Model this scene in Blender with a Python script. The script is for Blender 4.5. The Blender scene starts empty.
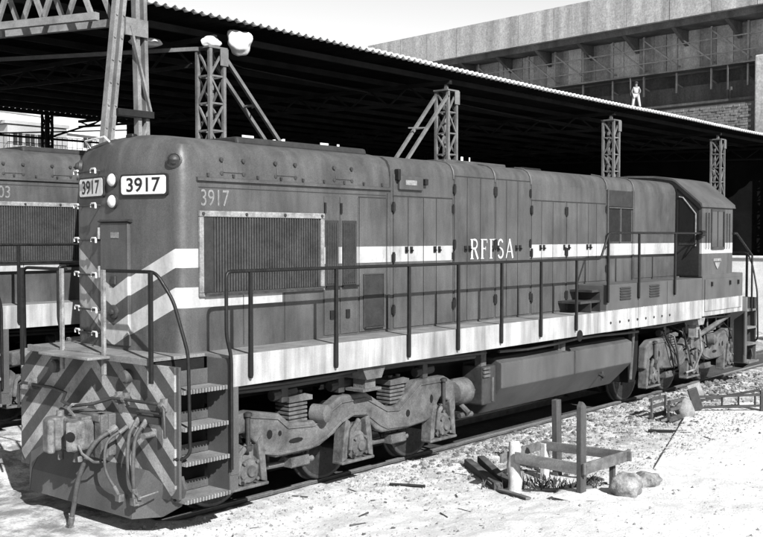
import bpy, math, random
from mathutils import Vector, Matrix, noise
random.seed(7)
SC = bpy.context.scene
COL = SC.collection
# ------------------------------------------------------------------ camera
cam_d = bpy.data.cameras.new('camera'); cam = bpy.data.objects.new('camera', cam_d); COL.objects.link(cam)
SC.camera = cam
cam_d.sensor_fit = 'HORIZONTAL'; cam_d.sensor_width = 36.0; cam_d.lens = 36.0 * 1035.0 / 763.0
cam_d.clip_start = 0.1; cam_d.clip_end = 4000
pitch = math.atan2(32.5, 1035.0); yaw = math.atan2(-6.693 * 0 + 0.645, 0.764)      # heading measured from +X towards +Y
fwd = Vector((0.7640, 0.6447, 0)).normalized() * math.cos(pitch) + Vector((0, 0, -math.sin(pitch)))
cam.location = (-6.693, -8.960, 2.881)
cam.rotation_euler = fwd.to_track_quat('-Z', 'Y').to_euler()
# ------------------------------------------------------------------ light
SUN_TRAVEL = Vector((0.21, 0.50, -0.375)).normalized()
to_sun = -SUN_TRAVEL
SUN_EL = math.asin(to_sun.z); SUN_ROT = math.atan2(to_sun.x, to_sun.y)
w = bpy.data.worlds.new('World'); SC.world = w; w.use_nodes = True
nt = w.node_tree; nt.nodes.clear()
sky = nt.nodes.new('ShaderNodeTexSky'); sky.sky_type = 'NISHITA'; sky.sun_disc = False
sky.sun_elevation = SUN_EL; sky.sun_rotation = SUN_ROT; sky.dust_density = 0.0; sky.air_density = 0.9
bw = nt.nodes.new('ShaderNodeRGBToBW'); bg = nt.nodes.new('ShaderNodeBackground'); wo = nt.nodes.new('ShaderNodeOutputWorld')
bg.inputs['Strength'].default_value = 0.092
nt.links.new(sky.outputs[0], bw.inputs[0]); nt.links.new(bw.outputs[0], bg.inputs[0]); nt.links.new(bg.outputs[0], wo.inputs[0])
sd = bpy.data.lights.new('sun', 'SUN'); sd.energy = 5.0; sd.angle = math.radians(0.5); sd.color = (1, 1, 1)
sun = bpy.data.objects.new('sun', sd); COL.objects.link(sun); sun.rotation_euler = SUN_TRAVEL.to_track_quat('-Z', 'Y').to_euler()
sun.location = (0, 0, 30)
SC.view_settings.view_transform = 'Standard'; SC.view_settings.look = 'None'; SC.view_settings.gamma = 1.0
SC.view_settings.use_curve_mapping = False; SC.view_settings.exposure = 1.27
SC.render.engine = 'CYCLES'

# ------------------------------------------------------------------ mesh builder
class MB:
    def __init__(s): s.v = []; s.f = []
    def add(s, vs, fs):
        o = len(s.v); s.v += [tuple(p) for p in vs]; s.f += [tuple(i + o for i in q) for q in fs]; return s
    def box(s, x0, x1, y0, y1, z0, z1):
        vs = [(x, y, z) for z in (z0, z1) for y in (y0, y1) for x in (x0, x1)]
        return s.add(vs, [(0, 2, 3, 1), (4, 5, 7, 6), (0, 1, 5, 4), (2, 6, 7, 3), (0, 4, 6, 2), (1, 3, 7, 5)])
    def prism(s, poly, axis, a, b):
        n = len(poly)
        mk = {'x': lambda p, t: (t, p[0], p[1]), 'y': lambda p, t: (p[0], t, p[1]), 'z': lambda p, t: (p[0], p[1], t)}[axis]
        vs = [mk(p, a) for p in poly] + [mk(p, b) for p in poly]
        fs = [tuple(range(n))[::-1], tuple(range(n, 2 * n))] + [(i, (i + 1) % n, n + (i + 1) % n, n + i) for i in range(n)]
        return s.add(vs, fs)
    def cyl(s, p0, p1, r, n=12, r2=None):
        return s.tube([p0, p1], r, n, [r, r if r2 is None else r2])
    def tube(s, pts, r, n=8, rs=None):
        pts = [Vector(p) for p in pts]; m = len(pts); rs = rs or [r] * m
        T = []
        for i in range(m):
            t = (pts[min(i + 1, m - 1)] - pts[max(i - 1, 0)])
            T.append(t.normalized() if t.length > 1e-9 else Vector((0, 0, 1)))
        up = Vector((0, 0, 1)) if abs(T[0].z) < .9 else Vector((1, 0, 0))
        a = T[0].cross(up).normalized(); vs = []
        for i in range(m):
            a = (a - T[i] * a.dot(T[i]))
            a = a.normalized() if a.length > 1e-6 else T[i].orthogonal().normalized()
            b = T[i].cross(a)
            for k in range(n):
                an = 2 * math.pi * k / n
                vs.append(pts[i] + (a * math.cos(an) + b * math.sin(an)) * rs[i])
        fs = [tuple(range(n)), tuple(range((m - 1) * n, m * n))[::-1]]
        for i in range(m - 1):
            for k in range(n):
                k2 = (k + 1) % n
                fs.append((i * n + k, (i + 1) * n + k, (i + 1) * n + k2, i * n + k2))
        return s.add(vs, fs)
    def bar(s, p0, p1, wd, ht, up=(0, 0, 1)):
        p0 = Vector(p0); p1 = Vector(p1); t = (p1 - p0).normalized(); up = Vector(up)
        if abs(t.dot(up)) > .95: up = Vector((1, 0, 0))
        a = t.cross(up).normalized() * wd / 2; b = a.cross(t).normalized() * ht / 2
        vs = [p + sa * a + sb * b for p in (p0, p1) for sa, sb in ((-1, -1), (1, -1), (1, 1), (-1, 1))]
        return s.add(vs, [(3, 2, 1, 0), (4, 5, 6, 7), (0, 1, 5, 4), (1, 2, 6, 5), (2, 3, 7, 6), (3, 0, 4, 7)])
    def lathe(s, prof, o, d, n=24):          # prof: (distance along d, radius)
        d = Vector(d).normalized(); o = Vector(o)
        return s.tube([o + d * a for a, r in prof], 1, n, [max(r, 1e-4) for a, r in prof])
    def loft(s, rings, cap=True):
        n = len(rings[0]); fs = []
        vs = [p for r in rings for p in r]
        for i in range(len(rings) - 1):
            for k in range(n - 1):
                fs.append((i * n + k, i * n + k + 1, (i + 1) * n + k + 1, (i + 1) * n + k))
        return s.add(vs, fs)
    def blob(s, c, r, seed=0, amp=.25, n=8, m=6, sq=(1, 1, 1), freq=1.6):
        vs = []; fs = []
        for i in range(m + 1):
            th = math.pi * i / m
            for k in range(n):
                ph = 2 * math.pi * k / n
                d = Vector((math.sin(th) * math.cos(ph), math.sin(th) * math.sin(ph), math.cos(th)))
                q = 1 + amp * noise.noise(d * freq + Vector((seed * 7.1, seed * 3.3, seed)))
                vs.append((c[0] + d.x * r * q * sq[0], c[1] + d.y * r * q * sq[1], c[2] + d.z * r * q * sq[2]))
        for i in range(m):
            for k in range(n):
                fs.append((i * n + k, (i + 1) * n + k, (i + 1) * n + (k + 1) % n, i * n + (k + 1) % n))
        return s.add(vs, fs)
    def build(s, name, mat, parent=None, smooth=None, bevel=None, segs=2):
        me = bpy.data.meshes.new(name); me.from_pydata(s.v, [], s.f)
        import bmesh
        bm = bmesh.new(); bm.from_mesh(me)
        bmesh.ops.recalc_face_normals(bm, faces=bm.faces); bm.to_mesh(me); bm.free()
        if smooth:
            me.shade_smooth(); me.set_sharp_from_angle(angle=math.radians(smooth))
        me.materials.append(M[mat] if isinstance(mat, str) else mat); me.update()
        o = bpy.data.objects.new(name, me); COL.objects.link(o)
        if parent: o.parent = parent
        if bevel:
            b = o.modifiers.new('bevel', 'BEVEL'); b.width = bevel; b.segments = segs; b.limit_method = 'ANGLE'; b.angle_limit = math.radians(40)
            b.harden_normals = False
        return o
def tag(o, label=None, cat=None, group=None, kind=None):
    if label: o['label'] = label
    if cat: o['category'] = cat
    if group: o['group'] = group
    if kind: o['kind'] = kind
    return o
def thing(name, label, cat, loc=(0, 0, 0), group=None):
    o = bpy.data.objects.new(name, None); COL.objects.link(o); o.location = loc; o.empty_display_size = .2
    return tag(o, label, cat, group)
def share(src, loc, parent, name=None):
    o = src.copy(); COL.objects.link(o); o.parent = parent; o.location = loc; return o
def copy_tree(o, parent=None, skip=lambda q: False):
    c = o.copy(); COL.objects.link(c); c.parent = parent
    for ch in list(o.children):
        if not skip(ch): copy_tree(ch, c, skip)
    return c

# ------------------------------------------------------------------ materials
M = {}
class G:
    def __init__(s, name):
        s.mat = bpy.data.materials.new(name); s.mat.use_nodes = True; s.t = s.mat.node_tree; s.t.nodes.clear()
        s.out = s.t.nodes.new('ShaderNodeOutputMaterial'); s.b = s.t.nodes.new('ShaderNodeBsdfPrincipled')
        s.t.links.new(s.b.outputs[0], s.out.inputs[0]); s.tc = s.t.nodes.new('ShaderNodeTexCoord'); s.co = s.tc.outputs['Object']
        M[name] = s.mat
    def put(s, sock, v):
        if hasattr(v, 'is_linked') or hasattr(v, 'node'): s.t.links.new(v, sock)
        else: sock.default_value = v
    def m(s, op, a, b=0.0, c=0.0, clamp=False):
        n = s.t.nodes.new('ShaderNodeMath'); n.operation = op; n.use_clamp = clamp
        s.put(n.inputs[0], a); s.put(n.inputs[1], b)
        if op in ('COMPARE', 'SMOOTH_MIN', 'MULTIPLY_ADD', 'WRAP'): s.put(n.inputs[2], c)
        return n.outputs[0]
    def xyz(s):
        n = s.t.nodes.new('ShaderNodeSeparateXYZ'); s.t.links.new(s.co, n.inputs[0]); return n.outputs
    def noise(s, scale, detail=4, stretch=(1, 1, 1), rough=.6, world=False):
        mp = s.t.nodes.new('ShaderNodeMapping'); mp.inputs['Scale'].default_value = stretch
        src = s.co
        if world:
            src = s.t.nodes.new('ShaderNodeNewGeometry').outputs['Position']
        s.t.links.new(src, mp.inputs[0])
        n = s.t.nodes.new('ShaderNodeTexNoise'); n.inputs['Scale'].default_value = scale; n.inputs['Detail'].default_value = detail
        n.inputs['Roughness'].default_value = rough; s.t.links.new(mp.outputs[0], n.inputs['Vector']); return n.outputs[0]
    def rng(s, v, a, b, c=0.0, d=1.0):
        n = s.t.nodes.new('ShaderNodeMapRange'); s.put(n.inputs[0], v)
        for i, q in enumerate((a, b, c, d)): s.put(n.inputs[1 + i], q)
        return n.outputs[0]
    def between(s, v, a, b): return s.m('MULTIPLY', s.m('GREATER_THAN', v, a), s.m('LESS_THAN', v, b))
    def mix(s, f, a, b):
        n = s.t.nodes.new('ShaderNodeMix'); n.data_type = 'FLOAT'; s.put(n.inputs[0], f); s.put(n.inputs[2], a); s.put(n.inputs[3], b); return n.outputs[0]
    def done(s, col, rough=.6, bump=None, bstr=.2, bdist=.01, metal=0.0, spec=.4):
        col = s.m('MULTIPLY', col, 0.72)
        n = s.t.nodes.new('ShaderNodeCombineColor')
        for i in range(3): s.put(n.inputs[i], col)
        s.t.links.new(n.outputs[0], s.b.inputs['Base Color']); s.put(s.b.inputs['Roughness'], rough); s.b.inputs['Metallic'].default_value = metal
        s.b.inputs['Specular IOR Level'].default_value = spec
        if bump is not None:
            bn = s.t.nodes.new('ShaderNodeBump'); bn.inputs['Strength'].default_value = bstr; bn.inputs['Distance'].default_value = bdist
            s.put(bn.inputs['Height'], bump); s.t.links.new(bn.outputs[0], s.b.inputs['Normal'])
        return s.mat
def grey(name, v, var=.35, scale=6, rough=.6, stretch=(1, 1, 1), bstr=.15, metal=0.0, spec=.35, bscale=30, bdist=.006, grit=85):
    g = G(name); n = g.noise(scale, 5, stretch); n2 = g.noise(bscale, 3)
    c = g.m('MULTIPLY', g.rng(n, .3, .7, 1 - var, 1 + var), g.rng(n2, .25, .75, .82, 1.18))
    if grit: c = g.m('MULTIPLY', c, g.rng(g.noise(grit, 2, rough=.8), .3, .7, .72, 1.28))
    return g.done(g.m('MULTIPLY', c, v), g.rng(n2, .3, .7, rough - .1, rough + .1), n2, bstr, bdist, metal, spec)
grey('black_steel', .009, .4, 8, .5, spec=.25)
grey('dark_steel', .032, .4, 5, .55)
grey('under_steel', .010, .4, 5, .9, spec=.15)
grey('truck_steel', .085, .55, 5, .8, bscale=45, bstr=.5, bdist=.01)
grey('axle_grey', .085, .6, 9, .8, bstr=.4)
grey('spring_grey', .09, .4, 10, .7)
grey('wheel_steel', .03, .4, 7, .5)
grey('tyre_steel', .1, .3, 12, .35, metal=.6)
grey('rail_head', .34, .3, 6, .35, stretch=(.1, 1, 1), metal=.5)
grey('rail_rust', .07, .4, 6, .85)
grey('hose', .06, .3, 12, .7)
grey('hose_dark', .05, .3, 12, .6)
grey('coupler_steel', .12, .6, 10, .7, bstr=.5)
grey('lens', .62, .12, 12, .15, bstr=.02, grit=0)
grey('board_white', .6, .1, 10, .5, bstr=.02, grit=0)
grey('ink', .012, .1, 10, .6, bstr=.02, grit=0)
grey('letter_white', .45, .25, 14, .6, bstr=.02)
grey('letter_faded', .17, .3, 18, .7, bstr=.02)
grey('frame_light', .2, .45, 10, .6)
grey('vent_dark', .02, .3, 8, .7)
grey('rib_paint', .038, .4, 4, .6)
grey('rubble_dark', .13, .7, 3, .95)
grey('bare_metal', .25, .3, 8, .5)
grey('glass_dark', .008, .1, 4, .06, bstr=.0, spec=.5, grit=0)
grey('deck_plate', .17, .4, 3, .75, bscale=60)
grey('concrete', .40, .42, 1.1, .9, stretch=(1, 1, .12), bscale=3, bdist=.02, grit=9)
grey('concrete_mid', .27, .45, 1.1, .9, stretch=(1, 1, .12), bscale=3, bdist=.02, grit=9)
grey('concrete_shade', .085, .5, 1.0, .9, stretch=(1, 1, .15), bscale=3, grit=9)  # darker copy of concrete, shade under the viaduct put into the colour
grey('cement_sheet', .5, .25, .9, .9, grit=12)
grey('scaffold', .26, .3, 3, .7)
grey('door_shade', .01, .3, 4, .6)  # cab door colour darkened to carry the shade on it
grey('sack', .22, .3, 9, .9, bscale=40, bstr=.5)
grey('roof_shade', .016, .4, .7, .95, stretch=(1, .2, 1), bscale=4, spec=0)  # near-black colour stands in for shade under the shed roof
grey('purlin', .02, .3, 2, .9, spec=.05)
grey('shed_steel', .12, .35, 2, .7, bscale=12)
grey('gantry_steel', .17, .35, 2.5, .65, bscale=12)
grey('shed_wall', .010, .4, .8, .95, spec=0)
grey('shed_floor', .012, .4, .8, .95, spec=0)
grey('plaster', .62, .2, .4, .9, bscale=3)
grey('plaster_grey', .3, .3, .5, .9)
grey('wood_dark', .055, .45, 7, .85, stretch=(1, 1, .15))
grey('wood_mid', .11, .45, 7, .85, stretch=(1, .3, 1))
grey('wood_pale', .4, .3, 12, .85, stretch=(1, 1, .3))
grey('rock', .21, .6, 7, .95, bscale=28, bstr=.6, bdist=.02)
grey('stone', .24, .75, 14, .95)
grey('sleeper_wood', .06, .5, 6, .9)
grey('block', .2, .3, 3, .9)
grey('mortar', .09, .3, 3, .9)
grey('cloth_white', .45, .15, 8, .9); grey('cloth_dark', .03, .3, 8, .9); grey('skin', .16, .1, 8, .6)
grey('weed', .06, .4, 8, .8)
# body paint: grey with two pale bands, chevrons on the nose
def hood_paint():
    g = G('hood_paint'); x, y, z = g.xyz()
    ay = g.m('ABSOLUTE', y)
    zz = g.m('ADD', z, g.m('MULTIPLY', g.m('MAXIMUM', g.m('SUBTRACT', .82, ay), 0), .5))
    gap = g.m('MAXIMUM', g.between(x, .03, 1.83), g.between(x, 4.31, 6.2))
    s1 = g.m('MULTIPLY', g.between(zz, 2.565, 2.755), g.m('SUBTRACT', 1, gap))
    s2 = g.m('MULTIPLY', g.between(zz, 2.165, 2.37), g.m('LESS_THAN', x, 1.19))
    st = g.m('MAXIMUM', s1, s2)
    big = g.noise(1.3, 5); streak = g.noise(7, 5, (1, 1, .12)); fine = g.noise(38, 3)
    soot = g.rng(g.noise(2.6, 6, (1, 1, .35), rough=.7), .50, .72, 0, .55)
    base = g.m('MULTIPLY', g.m('MULTIPLY', g.rng(big, .3, .7, .049, .084), g.rng(g.noise(80, 2, rough=.8), .3, .7, .72, 1.28)), g.rng(streak, .3, .75, .72, 1.28))
    base = g.mix(soot, base, .016)
    wh = g.m('MULTIPLY', g.m('MULTIPLY', g.rng(streak, .3, .75, .46, .30), g.rng(soot, 0, .55, 1, .55)), g.rng(fine, .3, .75, .9, 1.05))
    chip = g.m('GREATER_THAN', g.noise(9, 6, rough=.75), .685)
    wh = g.mix(chip, wh, .2)
    c = g.mix(st, base, wh)
    g.done(c, g.rng(big, .3, .7, .42, .62), g.m('ADD', g.m('ADD', g.m('MULTIPLY', big, 3), g.m('MULTIPLY', g.noise(2.8, 2), 1.6)), g.m('MULTIPLY', fine, .12)), .4, .016, spec=.4)
hood_paint()
def sill_paint():
    g = G('sill_paint'); x, y, z = g.xyz()
    streak = g.noise(5, 6, (1, 1, .1)); big = g.noise(1.6, 5); fine = g.noise(40, 3)
    wh = g.m('MULTIPLY', g.m('MULTIPLY', g.rng(streak, .38, .68, .43, .17), g.rng(g.noise(70, 2, rough=.8), .3, .7, .85, 1.12)), g.rng(big, .3, .7, .68, 1.12))
    dk = g.m('MULTIPLY', g.rng(big, .3, .7, .05, .085), g.rng(streak, .3, .7, .85, 1.15))
    wear = g.m('ADD', z, g.rng(fine, .3, .7, -.006, .006))
    c = g.mix(g.m('GREATER_THAN', wear, 1.735), wh, dk)
    g.done(c, .65, fine, .15, .004)
sill_paint()
def pilot_paint():
    g = G('pilot_paint'); x, y, z = g.xyz()
    q = g.m('DIVIDE', g.m('ADD', g.m('ADD', z, 5), g.m('MULTIPLY', g.m('ABSOLUTE', y), .88)), .345)
    st = g.m('LESS_THAN', g.m('FRACT', q), .46)
    big = g.noise(3, 5); fine = g.noise(14, 6, rough=.7)
    chip = g.rng(fine, .56, .66, 0, .75)
    grit_ = g.rng(g.noise(75, 2, rough=.8), .3, .7, .72, 1.28); base = g.m('MULTIPLY', g.rng(big, .3, .7, .034, .072), grit_); wh = g.m('MULTIPLY', g.rng(big, .3, .7, .17, .4), grit_)
    g.done(g.mix(st, base, g.mix(chip, wh, .12)), .65, fine, .2, .006)
pilot_paint()
def tank_paint():
    g = G('tank_paint'); streak = g.noise(3, 5, (1, 1, .2)); big = g.noise(1.1, 4); f = g.noise(40, 3)
    c = g.m('MULTIPLY', g.m('MULTIPLY', g.rng(big, .3, .7, .048, .085), g.rng(g.noise(75, 2, rough=.8), .3, .7, .75, 1.25)), g.rng(streak, .3, .75, .75, 1.3))
    g.done(c, .55, f, .1, .004)
tank_paint()
def ground_mat(name, a, b, dark, dens):
    g = G(name); n1 = g.noise(.45, 6, world=True); n2 = g.noise(5, 6, world=True, rough=.7); n3 = g.noise(55, 4, world=True, rough=.75)
    n4 = g.noise(16, 5, world=True, rough=.7)
    c = g.rng(n1, .35, .65, a, b); c = g.m('MULTIPLY', c, g.rng(n2, .3, .7, .8, 1.12)); c = g.m('MULTIPLY', c, g.rng(n3, .3, .7, .72, 1.2))
    sp = g.rng(n4, dens, dens + .06, 0, 1)
    if name == 'sand':      # rubble and dirt along the track
        px = g.t.nodes.new('ShaderNodeSeparateXYZ'); g.t.links.new(g.t.nodes.new('ShaderNodeNewGeometry').outputs['Position'], px.inputs[0])
        zone = g.m('MAXIMUM', g.m('MULTIPLY', g.rng(px.outputs[1], -3.2, -1.7, 0, 1), g.rng(px.outputs[0], 2.0, 5.5, 0.3, 1)), g.rng(px.outputs[1], -1.6, -.2, 0, .9))
        dirt = g.m('MULTIPLY', zone, g.rng(g.noise(2.2, 6, world=True, rough=.75), .42, .58, .05, .95))
        c = g.mix(dirt, c, g.m('MULTIPLY', c, .24))
        oil = g.rng(g.noise(.9, 4, world=True), .62, .72, 0, .6); c = g.mix(g.m('MULTIPLY', oil, zone), c, .12)
    c = g.mix(sp, c, dark)
    g.done(c, .95, g.m('ADD', n2, g.m('ADD', g.m('MULTIPLY', n3, .6), g.m('MULTIPLY', n4, .6))), .6, .035, spec=.1)
ground_mat('sand', .62, .78, .16, .615)
ground_mat('ballast', .05, .1, .03, .6)
ground_mat('slab_concrete', .62, .74, .3, .68)
# ------------------------------------------------------------------ terrain
ZG = -0.07
def gh(x, y):
    n = noise.noise(Vector((x * .35, y * .35, 3))) * .05 + noise.noise(Vector((x * 1.3, y * 1.3, 8))) * .026 + noise.noise(Vector((x * 4.5, y * 4.5, 1))) * .016 + noise.noise(Vector((x * 9, y * 9, 4))) * .009
    near = 1.0
    d = abs(y)
    f = max(min(1, max(0, (d - .56) / .06)), min(1, max(0, (.1 - x) / .4)))           # level with the sleepers between the rails
    h = ZG + (n if d > 1.2 else n * .3) * f + .045 * f * max(0, 1 - max(0, d - .7) / .9) - .06 * (1 - f) + .06 * min(1, max(0, (.05 - x) / .35)) * max(0, 1 - max(0, d - .7) / .9)
    if y > 2.2: h += .22 * min(1, (y - 2.2) / 1.0)
    # sand drifted over the near edge of the slab
    if y < -2.6: h += .085 * min(1, max(0, (6.3 - x) / 1.2)) * min(1, (-2.6 - y) / .8)
    return h
def axis_pts(lo, a, b, hi, st, big):
    p = []; x = a
    while x < b: p.append(x); x += st
    l = [a]; s = st
    while l[-1] > lo: s = min(s * 1.25, big); l.append(l[-1] - s)
    r = [p[-1]]; s = st
    while r[-1] < hi: s = min(s * 1.25, big); r.append(r[-1] + s)
    return l[:0:-1] + p + r[1:]
xs = axis_pts(-400, -3, 14, 900, .085, 80); ys = axis_pts(-300, -6.5, 1.6, 700, .06, 80)
gm = MB()
gm.v = [(x, y, gh(x, y) if (-30 < x < 60 and -30 < y < 30) else (ZG if y < 2.2 else ZG + .22)) for y in ys for x in xs]
nx = len(xs)
gm.f = [(j * nx + i, j * nx + i + 1, (j + 1) * nx + i + 1, (j + 1) * nx + i) for j in range(len(ys) - 1) for i in range(nx - 1)]
tag(gm.build('ground', 'sand', smooth=60), kind='structure')
m = MB(); m.box(-.1, 90, -.60, .60, -.25, -.105)
tag(m.build('track_bed', 'ballast'), kind='structure')
m = MB(); m.box(-30, 90, 4.35, 6.0, .02, .165)
tag(m.build('track_bed', 'ballast'), kind='structure')
# concrete slab in the foreground right
slab = [(9.83, -1.77), (5.3, -3.28), (5.9, -9.5), (16.5, -9.5), (16.5, -4.0)]
m = MB(); m.prism(slab, 'z', -.16, -.015)
tag(m.build('pavement', 'slab_concrete', bevel=.012), kind='structure')
# ------------------------------------------------------------------ tracks
RP = [(-.065, 0), (.065, 0), (.065, .012), (.012, .03), (.01, .095), (.034, .105), (.034, .135), (-.034, .135), (-.034, .105), (-.01, .095), (-.012, .03), (-.065, .012)]
def track(cy, z0, label, x0, x1, sl0, sl1):
    t = thing('railway_track', label, 'track', (0, cy, z0))
    for s in (-1, 1):
        m = MB(); m.prism([(s * .535 + a, b - .135) for a, b in RP], 'x', x0, x1); r = m.build('rail', 'rail_rust', t)
        m = MB(); m.box(x0, x1, s * .535 - .03, s * .535 + .03, .0, .004); m.build('running_surface', 'rail_head', r)
    m = MB(); m.box(-.11, .11, -1.0, 1.0, -.27, -.139); first = m.build('sleeper', 'sleeper_wood', t)
    k = 0; x = sl0
    while x < sl1:
        o = first if k == 0 else share(first, (0, 0, 0), t)
        o.location = (x, 0, 0); k += 1; x += .62
    return t
track(0, 0, 'narrow gauge track carrying the foremost locomotive, rail bedded in pale sand', -.3, 90, .1, 18)
track(5.17, .225, 'track carrying the second locomotive behind, beside the open shed', -30, 90, -4.0, 6)

# ------------------------------------------------------------------ lettering
def text_mesh(txt, mat, parent, origin, right, up, width, height, name, depth=.004, bold=.012):
    cu = bpy.data.curves.new(name, 'FONT'); cu.body = txt; cu.size = 1; cu.extrude = 0; cu.offset = bold
    o = bpy.data.objects.new(name, cu); COL.objects.link(o)
    dg = bpy.context.evaluated_depsgraph_get(); me = bpy.data.meshes.new_from_object(o.evaluated_get(dg))
    bpy.data.objects.remove(o); bpy.data.curves.remove(cu)
    xs_ = [v.co.x for v in me.vertices]; ys_ = [v.co.y for v in me.vertices]
    sx = width / (max(xs_) - min(xs_)); sy = height / (max(ys_) - min(ys_)); x0 = min(xs_); y0 = min(ys_)
    right = Vector(right).normalized(); up = Vector(up).normalized(); nrm = right.cross(up); origin = Vector(origin)
    for v in me.vertices:
        v.co = origin + right * ((v.co.x - x0) * sx) + up * ((v.co.y - y0) * sy) + nrm * depth
    me.materials.clear(); me.materials.append(M[mat])
    ob = bpy.data.objects.new(name, me); COL.objects.link(ob); ob.parent = parent
    return ob

# ------------------------------------------------------------------ locomotive
ZD = 1.72
def build_loco(number):
    root = thing('locomotive', '', 'locomotive')
    # ---- hood body
    PA = [(.90, ZD), (.90, 3.43), (.93, 3.435), (.93, 3.465), (.895, 3.475), (.888, 3.60), (.866, 3.71), (.82, 3.795), (.73, 3.85), (.5, 3.90), (.22, 3.925)]
    PB = [(.90, ZD), (.90, 3.665), (.888, 3.735), (.85, 3.80), (.78, 3.845), (.62, 3.875), (.4, 3.90), (.2, 3.91)]
    def full(p): return p + [(-a, b) for a, b in p[::-1]]
    m = MB()
    m.prism(full(PA), 'x', 0.0, 3.02); m.prism(full(PB), 'x', 3.024, 11.14)
    hood = m.build('hood', 'hood_paint', root, smooth=35)
    # ---- rounded nose
    OUT = [(0, .9), (-.06, .9), (-.12, .893), (-.165, .872), (-.195, .838), (-.212, .79), (-.22, .74), (-.27, .47), (-.334, .16), (-.337, .14), (-.337, 0)]
    OUT = OUT + [(a, -b) for a, b in OUT[-2::-1]]
    lev = [(ZD, .9, 0), (3.43, .9, 0), (3.475, .895, .002), (3.60, .888, .01), (3.71, .866, .03), (3.795, .82, .065), (3.85, .73, .11), (3.90, .5, .19), (3.925, .22, .27), (3.929, .04, .33)]
    rings = [[(x * (1 - fi / .338), y * hw / .9, z) for x, y in OUT] for z, hw, fi in lev]
    m = MB(); m.loft(rings)
    nose = m.build('nose', 'hood_paint', root, smooth=28)
    # panel geometry of the nose: t from the centre strip outward
    def npt(t, side, z, out=0):
        a = Vector((-.337, .14 * side, z)); b = Vector((-.22, .74 * side, z)); d = (b - a).normalized()
        nn = Vector((-abs(d.y), d.x * side, 0)).normalized()
        return a + (b - a) * t + nn * out, d, nn
    for side in (-1, 1):
        a, d, nn = npt(.03, side, 3.30); L = .585
        r = d if side == -1 else -d
        if side == 1: a = npt(.03, side, 3.30)[0] + d * L
        a = a + nn * .002
        def rr(e, o0, o1, mt, nm, par):
            w_, h_, cr = L + 2 * e, .185 + 2 * e, .03
            poly = []
            for cx_, cy_, a0 in ((w_ - cr, h_ - cr, 0), (cr, h_ - cr, 90), (cr, cr, 180), (w_ - cr, cr, 270)):
                for k in range(5):
                    an = math.radians(a0 + k * 22.5); poly.append((cx_ + cr * math.cos(an) - e, cy_ + cr * math.sin(an) - e))
            mm = MB(); n_ = len(poly)
            mm.add([a + r * p[0] + Vector((0, 0, p[1])) + nn * o for o in (o0, o1) for p in poly],
                   [tuple(range(n_)), tuple(range(n_, 2 * n_))] + [(i, (i + 1) % n_, n_ + (i + 1) % n_, n_ + i) for i in range(n_)])
            return mm.build(nm, mt, par)
        nb = rr(.018, 0, .022, 'ink', 'number_board', root)
        rr(0, .0225, .026, 'board_white', 'number_plate', nb)
        text_mesh(number, 'ink', nb, a + r * .07 + Vector((0, 0, .022)) + nn * .0262, r, (0, 0, 1), L - .14, .145, 'board_digits', .0012, .018)
    # headlights
    for z in (3.455, 3.235):
        m = MB(); m.lathe([(0, .078), (.025, .078), (.03, .07), (.03, .001)], (-.33, 0, z), (-1, 0, 0), 20); h = m.build('headlight', 'dark_steel', root, smooth=40)
        m = MB(); m.lathe([(.031, .066), (.04, .062), (.055, .046), (.062, .026), (.065, .001)], (-.33, 0, z), (-1, 0, 0), 20); m.build('lens', 'lens', h, smooth=60)
    # marker lamps at the corners
    for s in (-1, 1):
        p = Vector((-.175, .79 * s, 3.625)); d = Vector((-.8, .6 * s, .1))
        m = MB(); m.lathe([(0, .078), (.035, .078), (.04, .066), (.04, .06)], p, d, 18); h = m.build('marker_lamp', 'dark_steel', root, smooth=40)
        m = MB(); m.lathe([(.03, .06), (.055, .052), (.075, .034), (.084, .001)], p, d, 18); m.build('lens', 'dark_steel', h, smooth=60)
    # nose door with lid, vent plates and grab
    m = MB(); m.box(-.352, -.30, -.25, .22, 1.76, 3.02); nd = m.build('nose_door', 'hood_paint', root, bevel=.008)
    m = MB(); m.prism([(-.372, 3.03), (-.338, 3.05), (-.30, 3.05), (-.30, 3.022), (-.338, 3.022)], 'y', -.28, .25); m.build('rain_lip', 'dark_steel', root)
    m = MB(); m.box(-.358, -.352, -.10, .03, 2.86, 2.92); m.build('builder_plate', 'frame_light', nd)
    m = MB(); m.lathe([(0, .075), (.02, .075), (.03, .06), (.03, .03), (.055, .03), (.06, .001)], (-.352, -.02, 2.10), (-1, 0, 0), 16); m.build('door_latch', 'dark_steel', nd, smooth=40)
    m = MB(); m.box(-.375, -.352, -.06, .02, 2.38, 2.47); m.build('door_pull', 'dark_steel', nd, bevel=.01)
    for z in (1.95, 2.45, 2.85):
        m = MB(); m.cyl((-.36, .232, z), (-.36, .232, z + .12), .014, 8); m.build('hinge', 'frame_light', nd)
    # grab irons up the shaded flank of the nose
    for z in (3.66, 3.56, 3.2, 2.84, 2.475, 2.11, 1.86):
        if z == 3.66: continue
        a, d, nn = npt(.22, 1, z); b = npt(.95, 1, z)[0]
        m = MB(); m.tube([a, a + nn * .07, a + nn * .075 + d * .02, b + nn * .075 - d * .02, b + nn * .07, b], .011, 6)
        g_ = m.build('grab_iron', 'dark_steel', root, smooth=50)
        for q in (a, b):
            e = Vector((0, 0, 1)); q0 = q + nn * .075; m = MB(); m.tube([q0 - d * .055 - e * .03, q0 - d * .055 + e * .012, q0 - d * .045 + e * .02, q0 + d * .045 + e * .02, q0 + d * .055 + e * .012, q0 + d * .055 - e * .02], .011, 6)
            m.build('bracket', 'board_white', g_, smooth=50)
    a = Vector((-.17, .30, 3.875)); m = MB(); m.tube([a, a + Vector((-.06, 0, .05)), a + Vector((-.06, .35, .02)), a + Vector((0, .35, -.05))], .011, 6); m.build('grab_iron', 'board_white', root, smooth=50)
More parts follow.
